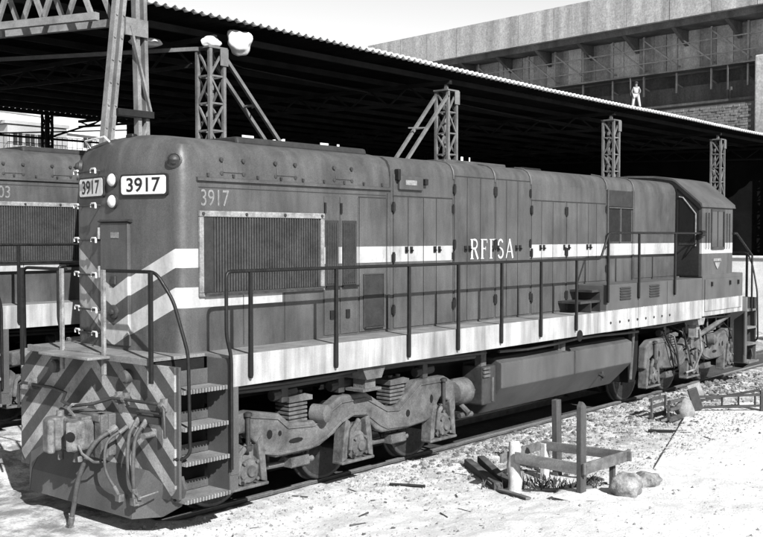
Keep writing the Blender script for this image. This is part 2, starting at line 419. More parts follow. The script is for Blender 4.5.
    m = MB(); m.box(-.14, -.06, -.05, .07, 3.89, 3.945); m.build('roof_cleat', 'black_steel', root, bevel=.02)
    # ---- radiator shutters and panels (near side and far side)
    def side_parts(s):
        Y = .9 * s
        def bx(m_, x0, x1, o0, o1, z0, z1):
            y0, y1 = sorted((Y + o0 * s, Y + o1 * s)); return m_.box(x0, x1, y0, y1, z0, z1)
        m = MB()
        bx(m, .02, 1.83, 0, .035, 3.075, 3.135); bx(m, .02, 1.83, 0, .03, 2.27, 2.31); bx(m, .02, .075, 0, .03, 2.312, 3.073); bx(m, 1.775, 1.83, 0, .03, 2.312, 3.073)
        fr = m.build('radiator_frame', 'frame_light', root, bevel=.006)
        m = MB(); bx(m, .077, 1.773, .001, .006, 2.313, 3.072); bx(m, .077, .20, .007, .024, 2.314, 3.071); m.build('radiator_panel', 'vent_dark', fr)
        m = MB(); n_ = 42
        for k in range(n_):
            x = .21 + k * (1.55 / n_)
            y0 = Y + .006 * s; y1 = Y + .026 * s
            m.box(x, x + .019, min(y0, y1), max(y0, y1), 2.315, 3.07)
        m.build('radiator_ribs', 'rib_paint', fr)
        m = MB(); bx(m, .075, 1.80, .028, .07, 2.295, 2.312); m.build('radiator_sill', 'dark_steel', fr)
        for x in (.06, .64, 1.2, 1.78):
            m = MB(); m.lathe([(0, .018), (.012, .016), (.014, .001)], (x, Y + .035 * s, 3.105), (0, s, 0), 8); m.build('bolt', 'dark_steel', fr)
        # two narrow louvred vents
        for x0, x1 in ((1.86, 2.08), (2.14, 2.39)):
            m = MB(); bx(m, x0, x1, .001, .018, 2.31, 3.06); v = m.build('side_vent', 'vent_dark', root, bevel=.006)
            m = MB()
            for k in range(6):
                xx = x0 + .02 + k * (x1 - x0 - .04) / 6
                bx(m, xx, xx + .014, .0185, .03, 2.34, 3.03)
            m.build('louvre', 'rib_paint', v)
            m = MB(); bx(m, x0 - .01, x1 + .01, .0, .045, 2.29, 2.309); m.build('lip', 'black_steel', v)
        # doors: (x0, x1, z0, z1)
        top1, top2 = 3.36, 3.66
        D = [(2.44, 2.94, 1.75, 3.33), (3.07, 3.36, 1.75, top1), (3.36, 3.67, 1.75, top1), (3.67, 3.94, 1.75, top1), (3.94, 4.30, 1.75, top1),
             (4.33, 4.62, 1.75, top2), (4.62, 4.93, 1.75, top2), (4.93, 5.27, 1.75, top2), (5.30, 5.57, 1.75, top2), (5.57, 5.86, 1.75, top2), (5.86, 6.19, 1.75, top2),
             (6.23, 6.51, 1.75, 3.39), (6.51, 6.83, 1.75, 3.39), (6.83, 7.20, 1.75, 3.39), (7.24, 7.55, 1.75, 3.39), (7.55, 7.91, 2.16, 3.39), (7.91, 8.17, 2.16, 3.39), (8.17, 8.49, 2.16, 3.39)]
        for i, (x0, x1, z0, z1) in enumerate(D):
            m = MB(); bx(m, x0 + .009, x1 - .009, .0005, .014, z0, z1)
            d = m.build('hood_door', 'hood_paint', root, bevel=.005)
            m = MB(); bx(m, x1 - .009, x1 + .009, .0006, .006, z0, z1); m.build('door_seal', 'vent_dark', d)
            m = MB(); bx(m, x0, x1, .0006, .006, z1 + .001, z1 + .016); m.build('door_seal', 'vent_dark', d)
            if i == 0:
                m = MB(); bx(m, 2.52, 2.86, .0145, .026, 1.80, 2.42); m.build('mesh_panel', 'vent_dark', d, bevel=.005)
                m = MB()
                for q in ((2.505, 2.518, 1.79, 2.43), (2.862, 2.876, 1.79, 2.43)): bx(m, q[0], q[1], .0142, .03, q[2], q[3])
                bx(m, 2.519, 2.861, .0142, .03, 2.421, 2.432); bx(m, 2.519, 2.861, .0142, .05, 1.785, 1.799)
                m.build('mesh_frame', 'dark_steel', d)
            else:
                m = MB(); xl = x1 - .07 if i % 2 else x0 + .03
                bx(m, xl, xl + .045, .0145, .028, 2.67, 2.75); bx(m, xl + .01, xl + .035, .028, .05, 2.69, 2.71); m.build('door_latch', 'black_steel', d)
            if i in (1, 4, 5, 7, 8, 10, 11, 13, 14, 17):
                xh = x0 - .012 if i in (1, 5, 8, 11, 14) else x1 - .012
                for zf in (.1, .5, .88):
                    zz = z0 + (z1 - z0) * zf
                    m = MB(); m.cyl((xh + .012, Y + .02 * s, zz), (xh + .012, Y + .02 * s, zz + .13), .016, 8); bx(m, xh - .02, xh + .045, .0146, .02, zz + .02, zz + .11); m.build('hinge', 'black_steel', d)
        for x0, x1 in ((1.845, 2.105), (2.115, 2.425)):
            m = MB(); bx(m, x0 + .004, x1 - .004, .0003, .009, 1.75, 3.33); pn = m.build('vent_door', 'hood_paint', root, bevel=.004)
            m = MB(); bx(m, x1 - .004, x1 + .006, .0004, .004, 1.75, 3.33); m.build('door_seal', 'vent_dark', pn)
            m = MB(); bx(m, x0 + .09, x0 + .15, .0092, .024, 1.93, 2.03); m.build('door_latch', 'black_steel', pn)
            m = MB(); m.cyl((x0 + .01, Y + .018 * s, 3.14), (x0 + .01, Y + .018 * s, 3.26), .014, 8); m.build('hinge', 'black_steel', pn)
        for q in ((.03, 2.94, 3.366, 3.374), (.62, .628, 1.75, 2.268), (1.22, 1.228, 1.75, 2.268), (1.833, 1.841, 1.75, 2.268)):
            m = MB(); bx(m, q[0], q[1], .0004, .003, q[2], q[3]); m.build('panel_seam', 'vent_dark', root)
        # header panels above the shorter doors
        for x0, x1, z0, z1 in ((3.07, 4.30, 3.375, 3.64), (6.23, 8.49, 3.405, 3.64), (9.49, 11.10, 2.16, 3.64), (2.96, 3.015, 1.75, 3.40)):
            m = MB(); bx(m, x0 + .006, x1 - .006, .0005, .011, z0, z1); m.build('hood_panel', 'hood_paint', root, bevel=.005)
        # air intake near the cab
        m = MB(); bx(m, 8.55, 9.41, .001, .016, 3.36, 3.63); v = m.build('intake_screen', 'vent_dark', root, bevel=.006)
        m = MB(); bx(m, 8.55, 9.41, .001, .01, 2.78, 3.335); bx(m, 8.55, 9.41, .01, .04, 3.336, 3.352); bx(m, 8.95, 8.99, .0105, .03, 2.78, 3.335); bx(m, 8.52, 8.549, 0, .03, 2.16, 3.64); bx(m, 9.411, 9.44, 0, .03, 2.16, 3.64)
        m.build('intake_frame', 'hood_paint', v)
        m = MB(); 
        for k in range(14):
            for a0 in (8.57, 9.0):
                xx = a0 + k * .027; bx(m, xx, xx + .01, .0102, .022, 2.79, 3.33)
        m.build('intake_slats', 'vent_dark', v)
        # small lamp housing under the roof edge
        m = MB(); bx(m, 3.15, 3.62, .012, .05, 3.45, 3.62); h = m.build('lamp_housing', 'hood_paint', root, bevel=.01)
        m = MB(); bx(m, 3.26, 3.48, .0505, .056, 3.51, 3.57); m.build('lamp_lens', 'frame_light', h)
        m = MB(); bx(m, 3.10, 3.15, .0, .07, 3.56, 3.70); m.build('lifting_lug', 'black_steel', root, bevel=.01); m = MB(); bx(m, 3.64, 3.70, .0, .07, 3.52, 3.6); m.build('lifting_lug', 'black_steel', root, bevel=.01)
        # hatch plates with bolts on the bevel above the radiator
        for x0 in (.36, 1.12, 2.05):
            m = MB(); m.add([(xx, (b + o) * s, zz) for o in (-.01, .012) for xx, b, zz in ((x0, .891, 3.53), (x0 + .26, .891, 3.53), (x0 + .26, .877, 3.65), (x0, .877, 3.65))], [(3, 2, 1, 0), (4, 5, 6, 7), (0, 1, 5, 4), (1, 2, 6, 5), (2, 3, 7, 6), (3, 0, 4, 7)]); h = m.build('hatch_plate', 'hood_paint', root, bevel=.006)
            for xx in (x0 - .02, x0 + .28):
                for zz in (3.52, 3.66):
                    m = MB(); m.lathe([(0, .024), (.02, .022), (.022, .001)], (xx, Y - .02 * s, zz), (0, s, 0), 8); m.build('bolt', 'dark_steel', h)
        for k in range(9):
            m = MB(); bx(m, .14 + k * .34, .165 + k * .34, -.008, .012, 3.482, 3.515); m.build('drip_clip', 'dark_steel', root)
        # roof straps over the engine hood joints
        for x in (4.315, 5.285, 6.21, 8.505, 9.46):
            m = MB(); m.tube([(x, s * (a + .006), b + .006) for a, b in ((.9, 3.62), (.9, 3.67), (.888, 3.735), (.85, 3.80), (.78, 3.845), (.62, 3.875))], .014, 6); m.build('roof_strap', 'hood_paint', root, smooth=50)
    side_parts(-1)
    # roof hatches, exhaust, fan grilles
    m = MB(); m.prism([(-.62, 3.86), (-.6, 3.95), (.6, 3.95), (.62, 3.86)], 'x', .8, 2.92); m.build('fan_grille', 'vent_dark', root, bevel=.03)
    m = MB(); m.box(4.6, 6.1, -.55, .55, 3.86, 3.925); m.build('roof_hatch', 'hood_paint', root, bevel=.02)
    m = MB(); m.box(6.9, 7.5, -.3, .3, 3.86, 3.945); m.build('exhaust_stack', 'black_steel', root, bevel=.02)
    # ---- lettering on the flank
    text_mesh(number, 'letter_faded', root, (.06, -.9005, 3.185), (1, 0, 0), (0, 0, 1), .37, .165, 'side_digits', .002, 0)
    lm = MB(); yl = -.9172
    def st(pts, wd):          # flat brush stroke
        pts = [Vector((p[0], 0, p[1])) for p in pts]; vs = []
        for i, p in enumerate(pts):
            t = (pts[min(i + 1, len(pts) - 1)] - pts[max(i - 1, 0)]).normalized(); nn = Vector((-t.z, 0, t.x)) * wd / 2
            vs += [p + nn, p - nn]
        vs = [(q.x, yl, q.z) for q in vs]
        lm.add(vs, [(2 * i, 2 * i + 1, 2 * i + 3, 2 * i + 2) for i in range(len(pts) - 1)])
    H = .27; Z0 = 2.57
    def arc(cx, cz, rx, rz, a0, a1, n=10): return [(cx + rx * math.cos(math.radians(a0 + (a1 - a0) * i / n)), cz + rz * math.sin(math.radians(a0 + (a1 - a0) * i / n))) for i in range(n + 1)]
    def letter(ch, x):
        nonlocal yl
        yl -= .0002
        st([(x + .035, Z0), (x + .035, Z0 + H)], .04) if ch in 'RF' else None
        if ch in 'RF': yl -= .0002; st([(x, Z0 + .006), (x + .075, Z0 + .006)], .012); yl -= .0002; st([(x, Z0 + H - .006), (x + .07, Z0 + H - .006)], .012)
        if ch == 'F':
            st([(x + .072, Z0 + H - .008), (x + .15, Z0 + H - .008)], .016); st([(x + .15, Z0 + H), (x + .15, Z0 + H - .055)], .012); yl -= .0002
            st([(x + .056, Z0 + H * .52), (x + .115, Z0 + H * .52)], .016); yl -= .0002; st([(x + .115, Z0 + H * .62), (x + .115, Z0 + H * .42)], .01)
        if ch == 'R':
            st([(x + .072, Z0 + H - .01)] + arc(x + .1, Z0 + H * .75, .055, H * .22, 90, -90) + [(x + .056, Z0 + H * .53)], .026); yl -= .0002
            st([(x + .1, Z0 + H * .52), (x + .175, Z0)], .036)
        if ch == 'S':
            st(arc(x + .08, Z0 + H * .74, .055, H * .22, 20, 270, 14) + arc(x + .08, Z0 + H * .27, .06, H * .24, 90, -160, 14), .028)
        if ch == 'A':
            st([(x, Z0), (x + .09, Z0 + H)], .02); yl -= .0002; st([(x + .088, Z0 + H), (x + .17, Z0)], .038); yl -= .0002; st([(x + .04, Z0 + H * .34), (x + .13, Z0 + H * .34)], .014)
    for ch, x in zip('RFFSA', (4.69, 4.93, 5.14, 5.33, 5.55)): letter(ch, x)
    lm.build('side_lettering', 'letter_white', root)
    # ---- walkway and side sill
    m = MB()
    for s in (-1, 1):
        y0, y1 = sorted((.86 * s, 1.39 * s)); m.box(.0, 7.6, y0, y1, ZD - .03, ZD); m.box(12.6, 13.08, y0, y1, 2.12, 2.15)
    m.box(-.68, -.002, -1.02, 1.02, ZD - .03, ZD); m.box(11.0, 13.9, -1.0, 1.0, ZD - .03, ZD)
    m.build('walkway', 'deck_plate', root)
    m = MB(); m.box(-.715, -.681, -1.03, 1.03, 1.66, ZD + .006); m.build('deck_edge', 'deck_plate', root, bevel=.004)
    m = MB(); m.prism([(-.96, .42), (-.96, -.44), (-.717, -.46), (-.717, .46)], 'z', 1.685, 1.712); m.build('gangway_plate', 'deck_plate', root, bevel=.006)
    for s in (-1, 1):
        y0, y1 = sorted((1.40 * s, 1.37 * s))
        m = MB(); m.box(.0, 7.598, y0, y1, 1.41, ZD + .002); sl = m.build('side_sill', 'sill_paint', root, bevel=.004)
        m = MB(); y2, y3 = sorted((1.405 * s, .905 * s)); m.box(7.6, 11.17, y2, y3, 1.405, 2.13); rb = m.build('equipment_box', 'sill_paint', root, bevel=.012)
        for x0 in (8.02, 9.05):
            for k in range(5):
                m = MB(); z = 1.88 + k * .043
                yo = 1.405 * s; m.add([(x0, yo, z), (x0 + .36, yo, z), (x0 + .36, yo + .022 * s, z + .006), (x0, yo + .022 * s, z + .006), (x0, yo, z + .03), (x0 + .36, yo, z + .03)], [(0, 1, 2, 3), (3, 2, 5, 4), (0, 3, 4), (1, 5, 2)])
                m.build('louvre', 'black_steel' if k % 1 else 'dark_steel', rb)
        for k in range(8):
            m = MB(); m.lathe([(0, .02), (.014, .018), (.016, .001)], (7.72 + k * .30, 1.405 * s, 1.545), (0, s, 0), 8); m.build('bolt', 'dark_steel', rb)
        m = MB()
        for xx in (8.66, 9.72): m.box(xx, xx + .008, *sorted((1.405 * s, 1.4085 * s)), 1.42, 2.12)
        m.build('panel_seam', 'dark_steel', rb)
        # battery box under the cab
        m = MB(); y2, y3 = sorted((1.41 * s, .95 * s)); m.box(11.19, 13.08, y2, y3, 1.43, 2.18); bb = m.build('battery_box', 'sill_paint', root, bevel=.015)
        m = MB(); y2, y3 = sorted((1.4105 * s, 1.43 * s)); m.box(11.26, 13.0, y2, y3, 1.52, 2.10); m.build('battery_door', 'sill_paint', bb, bevel=.01)
        for xx in (11.5, 12.35, 12.75):
            m = MB(); y2, y3 = sorted((1.4305 * s, 1.46 * s)); m.box(xx, xx + .04, y2, y3, 1.97, 2.05); m.build('door_latch', 'black_steel', bb)
        # steps up to the raised walkway
        for x0, x1, z in ((6.98, 7.31, 1.90), (7.33, 7.595, 2.06)):
            m = MB(); y2, y3 = sorted((.915 * s, 1.30 * s)); m.box(x0, 7.595, y2, y3, z - .035, z); m.box(x1 - .02, x1, y2, y3, ZD + .002, z - .036); m.build('walkway_step', 'dark_steel', root)
    # main frame below the deck
    m = MB(); m.box(-.6, 13.7, -.7, .7, 1.15, 1.66); m.box(3.9, 9.2, -.55, .55, .75, 1.14); m.build('main_frame', 'under_steel', root)
    # ---- corner steps at both ends
    def corner(sx, s):
        X = (lambda a: a) if sx < 0 else (lambda a: 13.35 - a)
        def bx(m_, x0, x1, y0, y1, z0, z1):
            a, b = sorted((X(x0), X(x1))); c, d = sorted((y0 * s, y1 * s)); m_.box(a, b, c, d, z0, z1); return m_
        m = MB(); bx(m, -.012, .0, 1.06, 1.395, .40, 1.69); bx(m, .0, .10, 1.372, 1.402, .55, 1.409); bx(m, .0, .10, 1.36, 1.395, .40, .56)
        st_ = m.build('step_side', 'sill_paint' if False else 'tank_paint', root, bevel=.004)
        m = MB(); bx(m, -.009, .003, 1.07, 1.398, 1.41, 1.685); m.build('step_side_top', 'sill_paint', st_)
        for i, z in enumerate((1.43, 1.085, .762, .41)):
            m = MB(); e = .04 * i / 3
            bx(m, -.57, -.014 + e * 0, 1.09, 1.37 + e, z - .028, z)
            n_ = 15
            for k in range(n_): bx(m, -.565 + k * .0365, -.545 + k * .0365, 1.37 + e, 1.392 + e, z - .028, z + .012)
            t_ = m.build('step_tread', 'deck_plate', root)
            m = MB(); bx(m, -.57, -.014, 1.062, 1.075, z, z + (.10 if i else .15)); m.build('step_riser', 'tank_paint', t_)
        m = MB(); bx(m, -.60, -.012, 1.0, 1.02, .45, 1.68); m.build('step_back', 'under_steel', root)
        m = MB(); bx(m, -.60, -.572, 1.05, 1.36, .42, 1.66); m.build('step_side', 'tank_paint', root, bevel=.004)
    for sx in (-1, 1):
        for s in (-1, 1): corner(sx, s)
    # ---- pilot
    def endset(sx):
        X = (lambda a: a + .07) if sx < 0 else (lambda a: 13.28 - a)
        pol = [(-1.32, 1.66), (-1.32, .52), (-1.22, .40), (1.22, .40), (1.32, .52), (1.32, 1.66)]
        m = MB(); m.prism(pol, 'x', X(-.69), X(-.656)); p = m.build('pilot', 'pilot_paint', root, bevel=.004)
        # plough
        A = [(-.73, -.88, .63), (-.73, .88, .63), (-.84, .88, .40), (-.80, .88, .19), (-.80, -.88, .19), (-.84, -.88, .40)]
        m = MB(); m.add([(X(a), b, c) for a, b, c in [(-.70, -.88, .64), (-.70, .88, .64), (-.83, .88, .42), (-.83, -.88, .42), (-.86, .88, .2), (-.86, -.88, .2), (-.84, .88, .2), (-.84, -.88, .2), (-.68, .88, .64), (-.68, -.88, .64)]],
                       [(0, 1, 2, 3), (3, 2, 4, 5), (5, 4, 6, 7), (7, 6, 8, 9), (9, 8, 1, 0), (0, 3, 5, 7, 9), (1, 8, 6, 4, 2)])
        pl = m.build('plough', 'tank_paint', root)
        for s in (-1, 1):
            f = [(-.702, -.885, .64), (-.60, -1.30, .62), (-.585, -1.33, .50), (-.60, -1.27, .33), (-.68, -1.1, .22), (-.862, -.885, .2), (-.832, -.885, .42)]
            vs = [(X(a), b * -s if s > 0 else b, c) for a, b, c in f] + [(X(a + .03), b * -s if s > 0 else b, c) for a, b, c in f]; n_ = len(f)
            m = MB(); m.add(vs, [(0, 1, 2, 3, 4, 5, 6), tuple(range(n_, 2 * n_))[::-1]] + [(i, (i + 1) % n_, n_ + (i + 1) % n_, n_ + i) for i in range(n_)])
            wg = m.build('plough_wing', 'tank_paint', pl)
            for q in ((-.66, -1.05, .585), (-.63, -1.2, .575), (-.60, -1.28, .5), (-.63, -1.26, .4)):
                m = MB(); m.lathe([(0, .016), (.012, .014), (.014, .001)], (X(q[0] - .012), q[1] * -s if s > 0 else q[1], q[2]), (-1 if sx < 0 else 1, 0, 0), 6); m.build('bolt', 'black_steel', pl)
        if sx > 0: return
        # lamps / sockets on the pilot
        for s, zz in ((-1, 1.52), (1, 1.52)):
            m = MB(); m.lathe([(0, .07), (.05, .07), (.07, .05), (.07, .001)], (-.69, .62 * s, zz), (-1, 0, 0), 14); m.build('socket', 'tank_paint', root, smooth=40).location = (.071, 0, 0)
        # draft gear and coupler
        m = MB(); m.box(-.78, -.691, -.42, .36, .72, 1.14); m.box(-.88, -.781, -.40, .30, 1.06, 1.14); m.box(-.87, -.781, -.42, -.30, .70, 1.14); m.box(-.84, -.781, .22, .30, .70, 1.05)
        m.build('draft_gear', 'truck_steel', root, bevel=.015).location = (.071, 0, 0)
        cp = MB(); cp.box(-1.0, -.782, -.11, .11, .86, 1.03); cp.prism([(-1.0, -.16), (-1.12, -.20), (-1.24, -.21), (-1.30, -.15), (-1.21, -.07), (-1.17, .04), (-1.16, .12), (-1.0, .17), (-.92, .12), (-.92, -.12)], 'z', .80, 1.09)
        cpl = cp.build('coupler', 'coupler_steel', root, bevel=.022); cpl.location = (.20, -.12, 0)
        m = MB(); m.prism([(-1.12, .10), (-1.06, .22), (-1.14, .28), (-1.26, .26), (-1.35, .16), (-1.37, .04), (-1.33, .0), (-1.29, .03), (-1.27, .12), (-1.2, .10)], 'z', .77, 1.10); m.build('knuckle', 'coupler_steel', cpl, bevel=.02)
        m = MB(); m.lathe([(0, .05), (.004, .05), (.005, .001)], (-1.268, -.185, .95), (-.8, -.55, 0), 12); m.build('core_hole', 'under_steel', cpl)
        m = MB(); m.tube([(-1.2, -.22, .86), (-1.22, -.3, .8), (-1.1, -.32, .7), (-.95, -.25, .66), (-.88, -.1, .72)], .014, 6); m.build('lock_chain', 'coupler_steel', cpl, smooth=60)
        m = MB(); m.cyl((-1.13, .2, 1.10), (-1.13, .2, 1.15), .04, 10); m.cyl((-1.13, .2, .66), (-1.13, .2, .77), .03, 10); m.build('pin', 'coupler_steel', cpl, smooth=40)
        m = MB(); m.box(-1.12, -.80, -.15, .14, 1.092, 1.115); m.tube([(-1.1, .0, 1.11), (-1.16, .02, 1.19), (-1.1, .04, 1.22), (-.95, .02, 1.2)], .016, 6); m.build('lock_lifter', 'coupler_steel', cpl)
        m = MB(); m.lathe([(0, .012), (.1, .045), (.13, .05)], (-1.10, -.05, .80), (0, 0, -1), 10); m.build('drain_cup', 'coupler_steel', cpl, smooth=40)
        # uncoupling rod
        m = MB(); m.tube([(-.76, 1.26, 1.02), (-.77, 1.24, 1.27), (-.76, 1.18, 1.30), (-.76, .62, 1.30), (-.80, .30, 1.28), (-.92, .18, 1.22), (-.96, -.05, 1.20), (-.88, -.3, 1.24), (-.77, -.46, 1.30), (-.76, -.6, 1.30), (-.76, -1.2, 1.31), (-.765, -1.25, 1.27), (-.76, -1.26, 1.0)], .016, 8)
        m.build('uncoupling_rod', 'dark_steel', root, smooth=60).location = (.075, 0, 0)
        for yy in (1.02, -.50, -.62, -1.2):
            m = MB(); m.lathe([(0, .035), (.05, .035), (.055, .02)], (-.74, yy - .025, 1.30), (0, 1, 0), 10); m.box(-.75, -.691, yy - .02, yy + .02, 1.24, 1.36); m.build('rod_bracket', 'coupler_steel', root).location = (.071, 0, 0)
        m = MB(); m.box(-.72, -.691, -1.12, -.78, 1.10, 1.17); m.tube([(-.735, -.80, 1.20), (-.735, -1.15, 1.215)], .012, 6); m.build('hose_manifold', 'dark_steel', root, bevel=.01).location = (.071, 0, 0)
        # hoses
        def hose(pts, r, mt='hose', tip=True):
            P = [Vector(p) for p in pts]; out = []
            for i in range(len(P) - 1):
                p0 = P[max(i - 1, 0)]; p1 = P[i]; p2 = P[i + 1]; p3 = P[min(i + 2, len(P) - 1)]
                for k in range(6):
                    t = k / 6; out.append(.5 * ((2 * p1) + (p2 - p0) * t + (2 * p0 - 5 * p1 + 4 * p2 - p3) * t * t + (3 * p1 - p0 - 3 * p2 + p3) * t ** 3))
            out.append(P[-1]); m = MB(); m.tube(out, r, 10); h = m.build('air_hose', mt, root, smooth=60); h.location = (.075, 0, 0)
            m = MB(); d = (P[-1] - P[-2]).normalized(); m.cyl(P[-1] - d * .02, P[-1] + d * .09, r * 1.3, 8); m.box(*(lambda q: (q.x - .03, q.x + .03, q.y - .035, q.y + .035, q.z - .04, q.z + .03))(P[-1] + d * .1)); m.build('hose_coupling', 'coupler_steel', h, bevel=.006)
            d0 = (P[1] - P[0]).normalized(); m = MB(); m.cyl(P[0] - d0 * .05, P[0] + d0 * .05, r * 1.45, 8); m.build('hose_clamp', 'coupler_steel', h)
        hose([(-.76, -.44, .98), (-.95, -.40, .86), (-1.03, -.28, .55), (-1.04, -.20, .26), (-1.05, -.17, .12)], .024)
        hose([(-.74, -.80, 1.09), (-.84, -.82, .98), (-.90, -.88, .72), (-.90, -.97, .52)], .019)
        hose([(-.74, -.92, 1.09), (-.86, -.95, .98), (-.93, -1.0, .74), (-.92, -1.0, .50)], .019)
        hose([(-.75, -.60, 1.0), (-.92, -.58, .9), (-.97, -.62, .66), (-.92, -.7, .48)], .015)
        m = MB(); m.cyl((-.69, -1.0, 1.0), (-.83, -1.02, 1.0), .03, 10); m.build('angle_cock', 'coupler_steel', root, smooth=40).location = (.071, 0, 0)
        m = MB(); m.tube([(-.85, -.97, .50), (-.86, -1.1, .45), (-.72, -1.2, .50)], .008, 6); m.build('chain', 'coupler_steel', root)
    endset(-1); endset(1)
    # ---- hand rails
    def path_round(pts, r=.07, n=4):
        P = [Vector(p) for p in pts]; out = [P[0]]
        for i in range(1, len(P) - 1):
            a = (P[i - 1] - P[i]); b = (P[i + 1] - P[i]); ra = min(r, a.length * .45, b.length * .45)
            p0 = P[i] + a.normalized() * ra; p2 = P[i] + b.normalized() * ra
            for k in range(n + 1):
                t = k / n; out.append(p0 * (1 - t) ** 2 + P[i] * 2 * t * (1 - t) + p2 * t * t)
        out.append(P[-1]); return out
    for s in (-1, 1):
        Yr = 1.432 * s
        m = MB(); m.tube(path_round([(-.02, Yr, .62), (-.02, Yr, 1.72), (-.08, Yr, 1.92), (-.08, Yr, 2.54), (7.35, Yr, 2.54), (7.60, Yr, 2.93), (11.05, Yr, 2.93)]), .018, 8)
        hr = m.build('handrail', 'black_steel', root, smooth=60)
        if s == -1:
            m = MB(); m.tube([(11.0, Yr, 2.93), (11.18, Yr + .0, 2.93)], .05, 8); m.build('rail_end', 'black_steel', hr)
        for x, zb, zt in [(.239, 1.48, 2.54), (1.478, 1.46, 2.54), (2.733, 1.46, 2.54), (3.71, 1.46, 2.54), (4.677, 1.47, 2.54), (5.657, 1.48, 2.54), (6.636, 1.50, 2.54), (7.594, 1.86, 2.93), (8.632, 1.88, 2.93), (9.977, 1.88, 2.93)]:
            pol = [(x - .023, zb + .03), (x - .013, zb), (x + .013, zb), (x + .023, zb + .03), (x + .018, zt - .01), (x - .018, zt - .01)]
            y0, y1 = sorted((1.412 * s, 1.444 * s)); m = MB(); m.prism(pol, 'y', y0, y1)
            m.build('handrail_post', 'black_steel', root, bevel=.004)
    # front and rear platform rails
    for sx in (-1, 1):
        X = (lambda a: a + .065) if sx < 0 else (lambda a: 13.285 - a)
        for s in (-1, 1):
            m = MB(); m.tube([(X(a), b, c) for a, b, c in path_round([(-.75, .33 * s, 2.54), (-.75, 1.14 * s, 2.545), (-.66, 1.28 * s, 2.28), (-.585, 1.40 * s, 1.78), (-.585, 1.42 * s, .86), (-.63, 1.38 * s, .80), (-.68, 1.30 * s, .80)], .09)], .017, 8)
            m.build('end_rail', 'black_steel', root, smooth=60)
            m = MB(); m.box(*sorted((X(-.805), X(-.775))), 1.11 * s - .023, 1.11 * s + .023, 1.50, 2.545); m.build('end_post', 'black_steel', root, bevel=.004)
            m = MB(); m.box(*sorted((X(-.80), X(-.77))), .36 * s - .024, .36 * s + .024, 1.52, 2.55); m.build('end_post', 'frame_light', root, bevel=.004)
    for s in (-1, 1):
        m = MB(); m.cyl((13.5, 1.43 * s, 1.4), (13.5, 1.43 * s, 2.5), .02, 8); m.tube([(13.5, 1.43 * s, 2.5), (12.7, 1.43 * s, 2.93), (12.55, 1.43 * s, 2.93)], .02, 8); m.build('end_rail', 'black_steel', root, smooth=60)
    # ---- cab
    prof = [(-1.40, 2.15), (-1.40, 3.41), (-1.385, 3.45), (-.92, 3.845), (-.86, 3.88), (-.5, 3.94), (0, 3.96), (.5, 3.94), (.86, 3.88), (.92, 3.845), (1.385, 3.45), (1.40, 3.41), (1.40, 2.15)]
    m = MB(); m.prism(prof, 'x', 11.145, 12.56); cab = m.build('cab', 'hood_paint', root, smooth=30)
    rp = [(-1.435, 3.40), (-1.42, 3.465), (-.925, 3.885), (-.86, 3.92), (-.5, 3.98), (0, 4.0), (.5, 3.98), (.86, 3.92), (.925, 3.885), (1.42, 3.465), (1.435, 3.40), (1.41, 3.40), (1.388, 3.452), (.922, 3.848), (.86, 3.883), (.5, 3.943), (0, 3.963), (-.5, 3.943), (-.86, 3.883), (-.922, 3.848), (-1.388, 3.452), (-1.41, 3.40)]
    m = MB(); m.prism(rp, 'x', 11.08, 12.62); m.build('cab_roof', 'tank_paint', root, smooth=30)
    for s in (-1, 1):
        # rear door of the cab beside the hood: leaf coloured dark for shade, with angled window
        def yy(a): return a * s
        m = MB(); m.prism([(yy(-1.36), 2.17), (yy(-1.36), 3.36), (yy(-.93), 3.74), (yy(-.93), 2.17)], 'x', 11.118, 11.143); d = m.build('cab_door', 'door_shade', root, bevel=.004)
        m = MB(); m.prism([(yy(-1.29), 2.72), (yy(-1.29), 3.28), (yy(-1.05), 3.56), (yy(-.985), 3.58), (yy(-.985), 2.72)], 'x', 11.110, 11.117); m.build('door_window', 'glass_dark', d)
        m = MB(); m.tube([(11.105, yy(-1.30), 2.70), (11.105, yy(-1.30), 3.28), (11.105, yy(-1.055), 3.575), (11.105, yy(-.98), 3.59)], .012, 6); m.build('window_trim', 'frame_light', d)
        m = MB(); m.tube([(11.10, yy(-1.32), 2.9), (11.02, yy(-1.34), 2.75), (11.10, yy(-1.1), 2.5)], .012, 6); m.build('door_handle', 'black_steel', d)
        # side window and pilasters
        def bx(m_, x0, x1, o0, o1, z0, z1): a, b = sorted(((1.4 + o0) * s, (1.4 + o1) * s)); m_.box(x0, x1, a, b, z0, z1)
        m = MB(); bx(m, 11.58, 12.12, .001, .006, 2.68, 3.33); wn = m.build('cab_window', 'glass_dark', root)
        m = MB(); bx(m, 11.54, 11.58, .0, .02, 2.64, 3.37); bx(m, 12.12, 12.16, .0, .02, 2.64, 3.37); bx(m, 11.582, 12.118, .0, .02, 3.33, 3.37); bx(m, 11.582, 12.118, .0, .03, 2.64, 2.68); bx(m, 11.84, 11.862, .0062, .012, 2.68, 3.33); m.build('window_frame', 'dark_steel', wn)
        for xx in (11.30, 11.42, 12.26, 12.38):
            m = MB(); bx(m, xx, xx + .03, .0, .03, 2.66, 3.30); m.build('window_guide', 'hood_paint', root)
        m = MB(); a, b = sorted((1.401 * s, 1.415 * s)); m.box(11.66, 12.0, a, b, 2.42, 2.47); m.prism([(11.70, 2.40), (11.96, 2.40), (11.90, 2.33), (11.83, 2.27), (11.76, 2.33)], 'y', a, b); m.build('emblem', 'frame_light', root)
    # ---- fuel tank and under gear
    m = MB(); tp = [(-1.05, 1.22), (-1.20, 1.155), (-1.20, .815), (-.80, .42), (.80, .42), (1.20, .815), (1.20, 1.155), (1.05, 1.22)]
    m.prism(tp, 'x', 5.03, 8.86); tk = m.build('fuel_tank', 'tank_paint', root, bevel=.015)
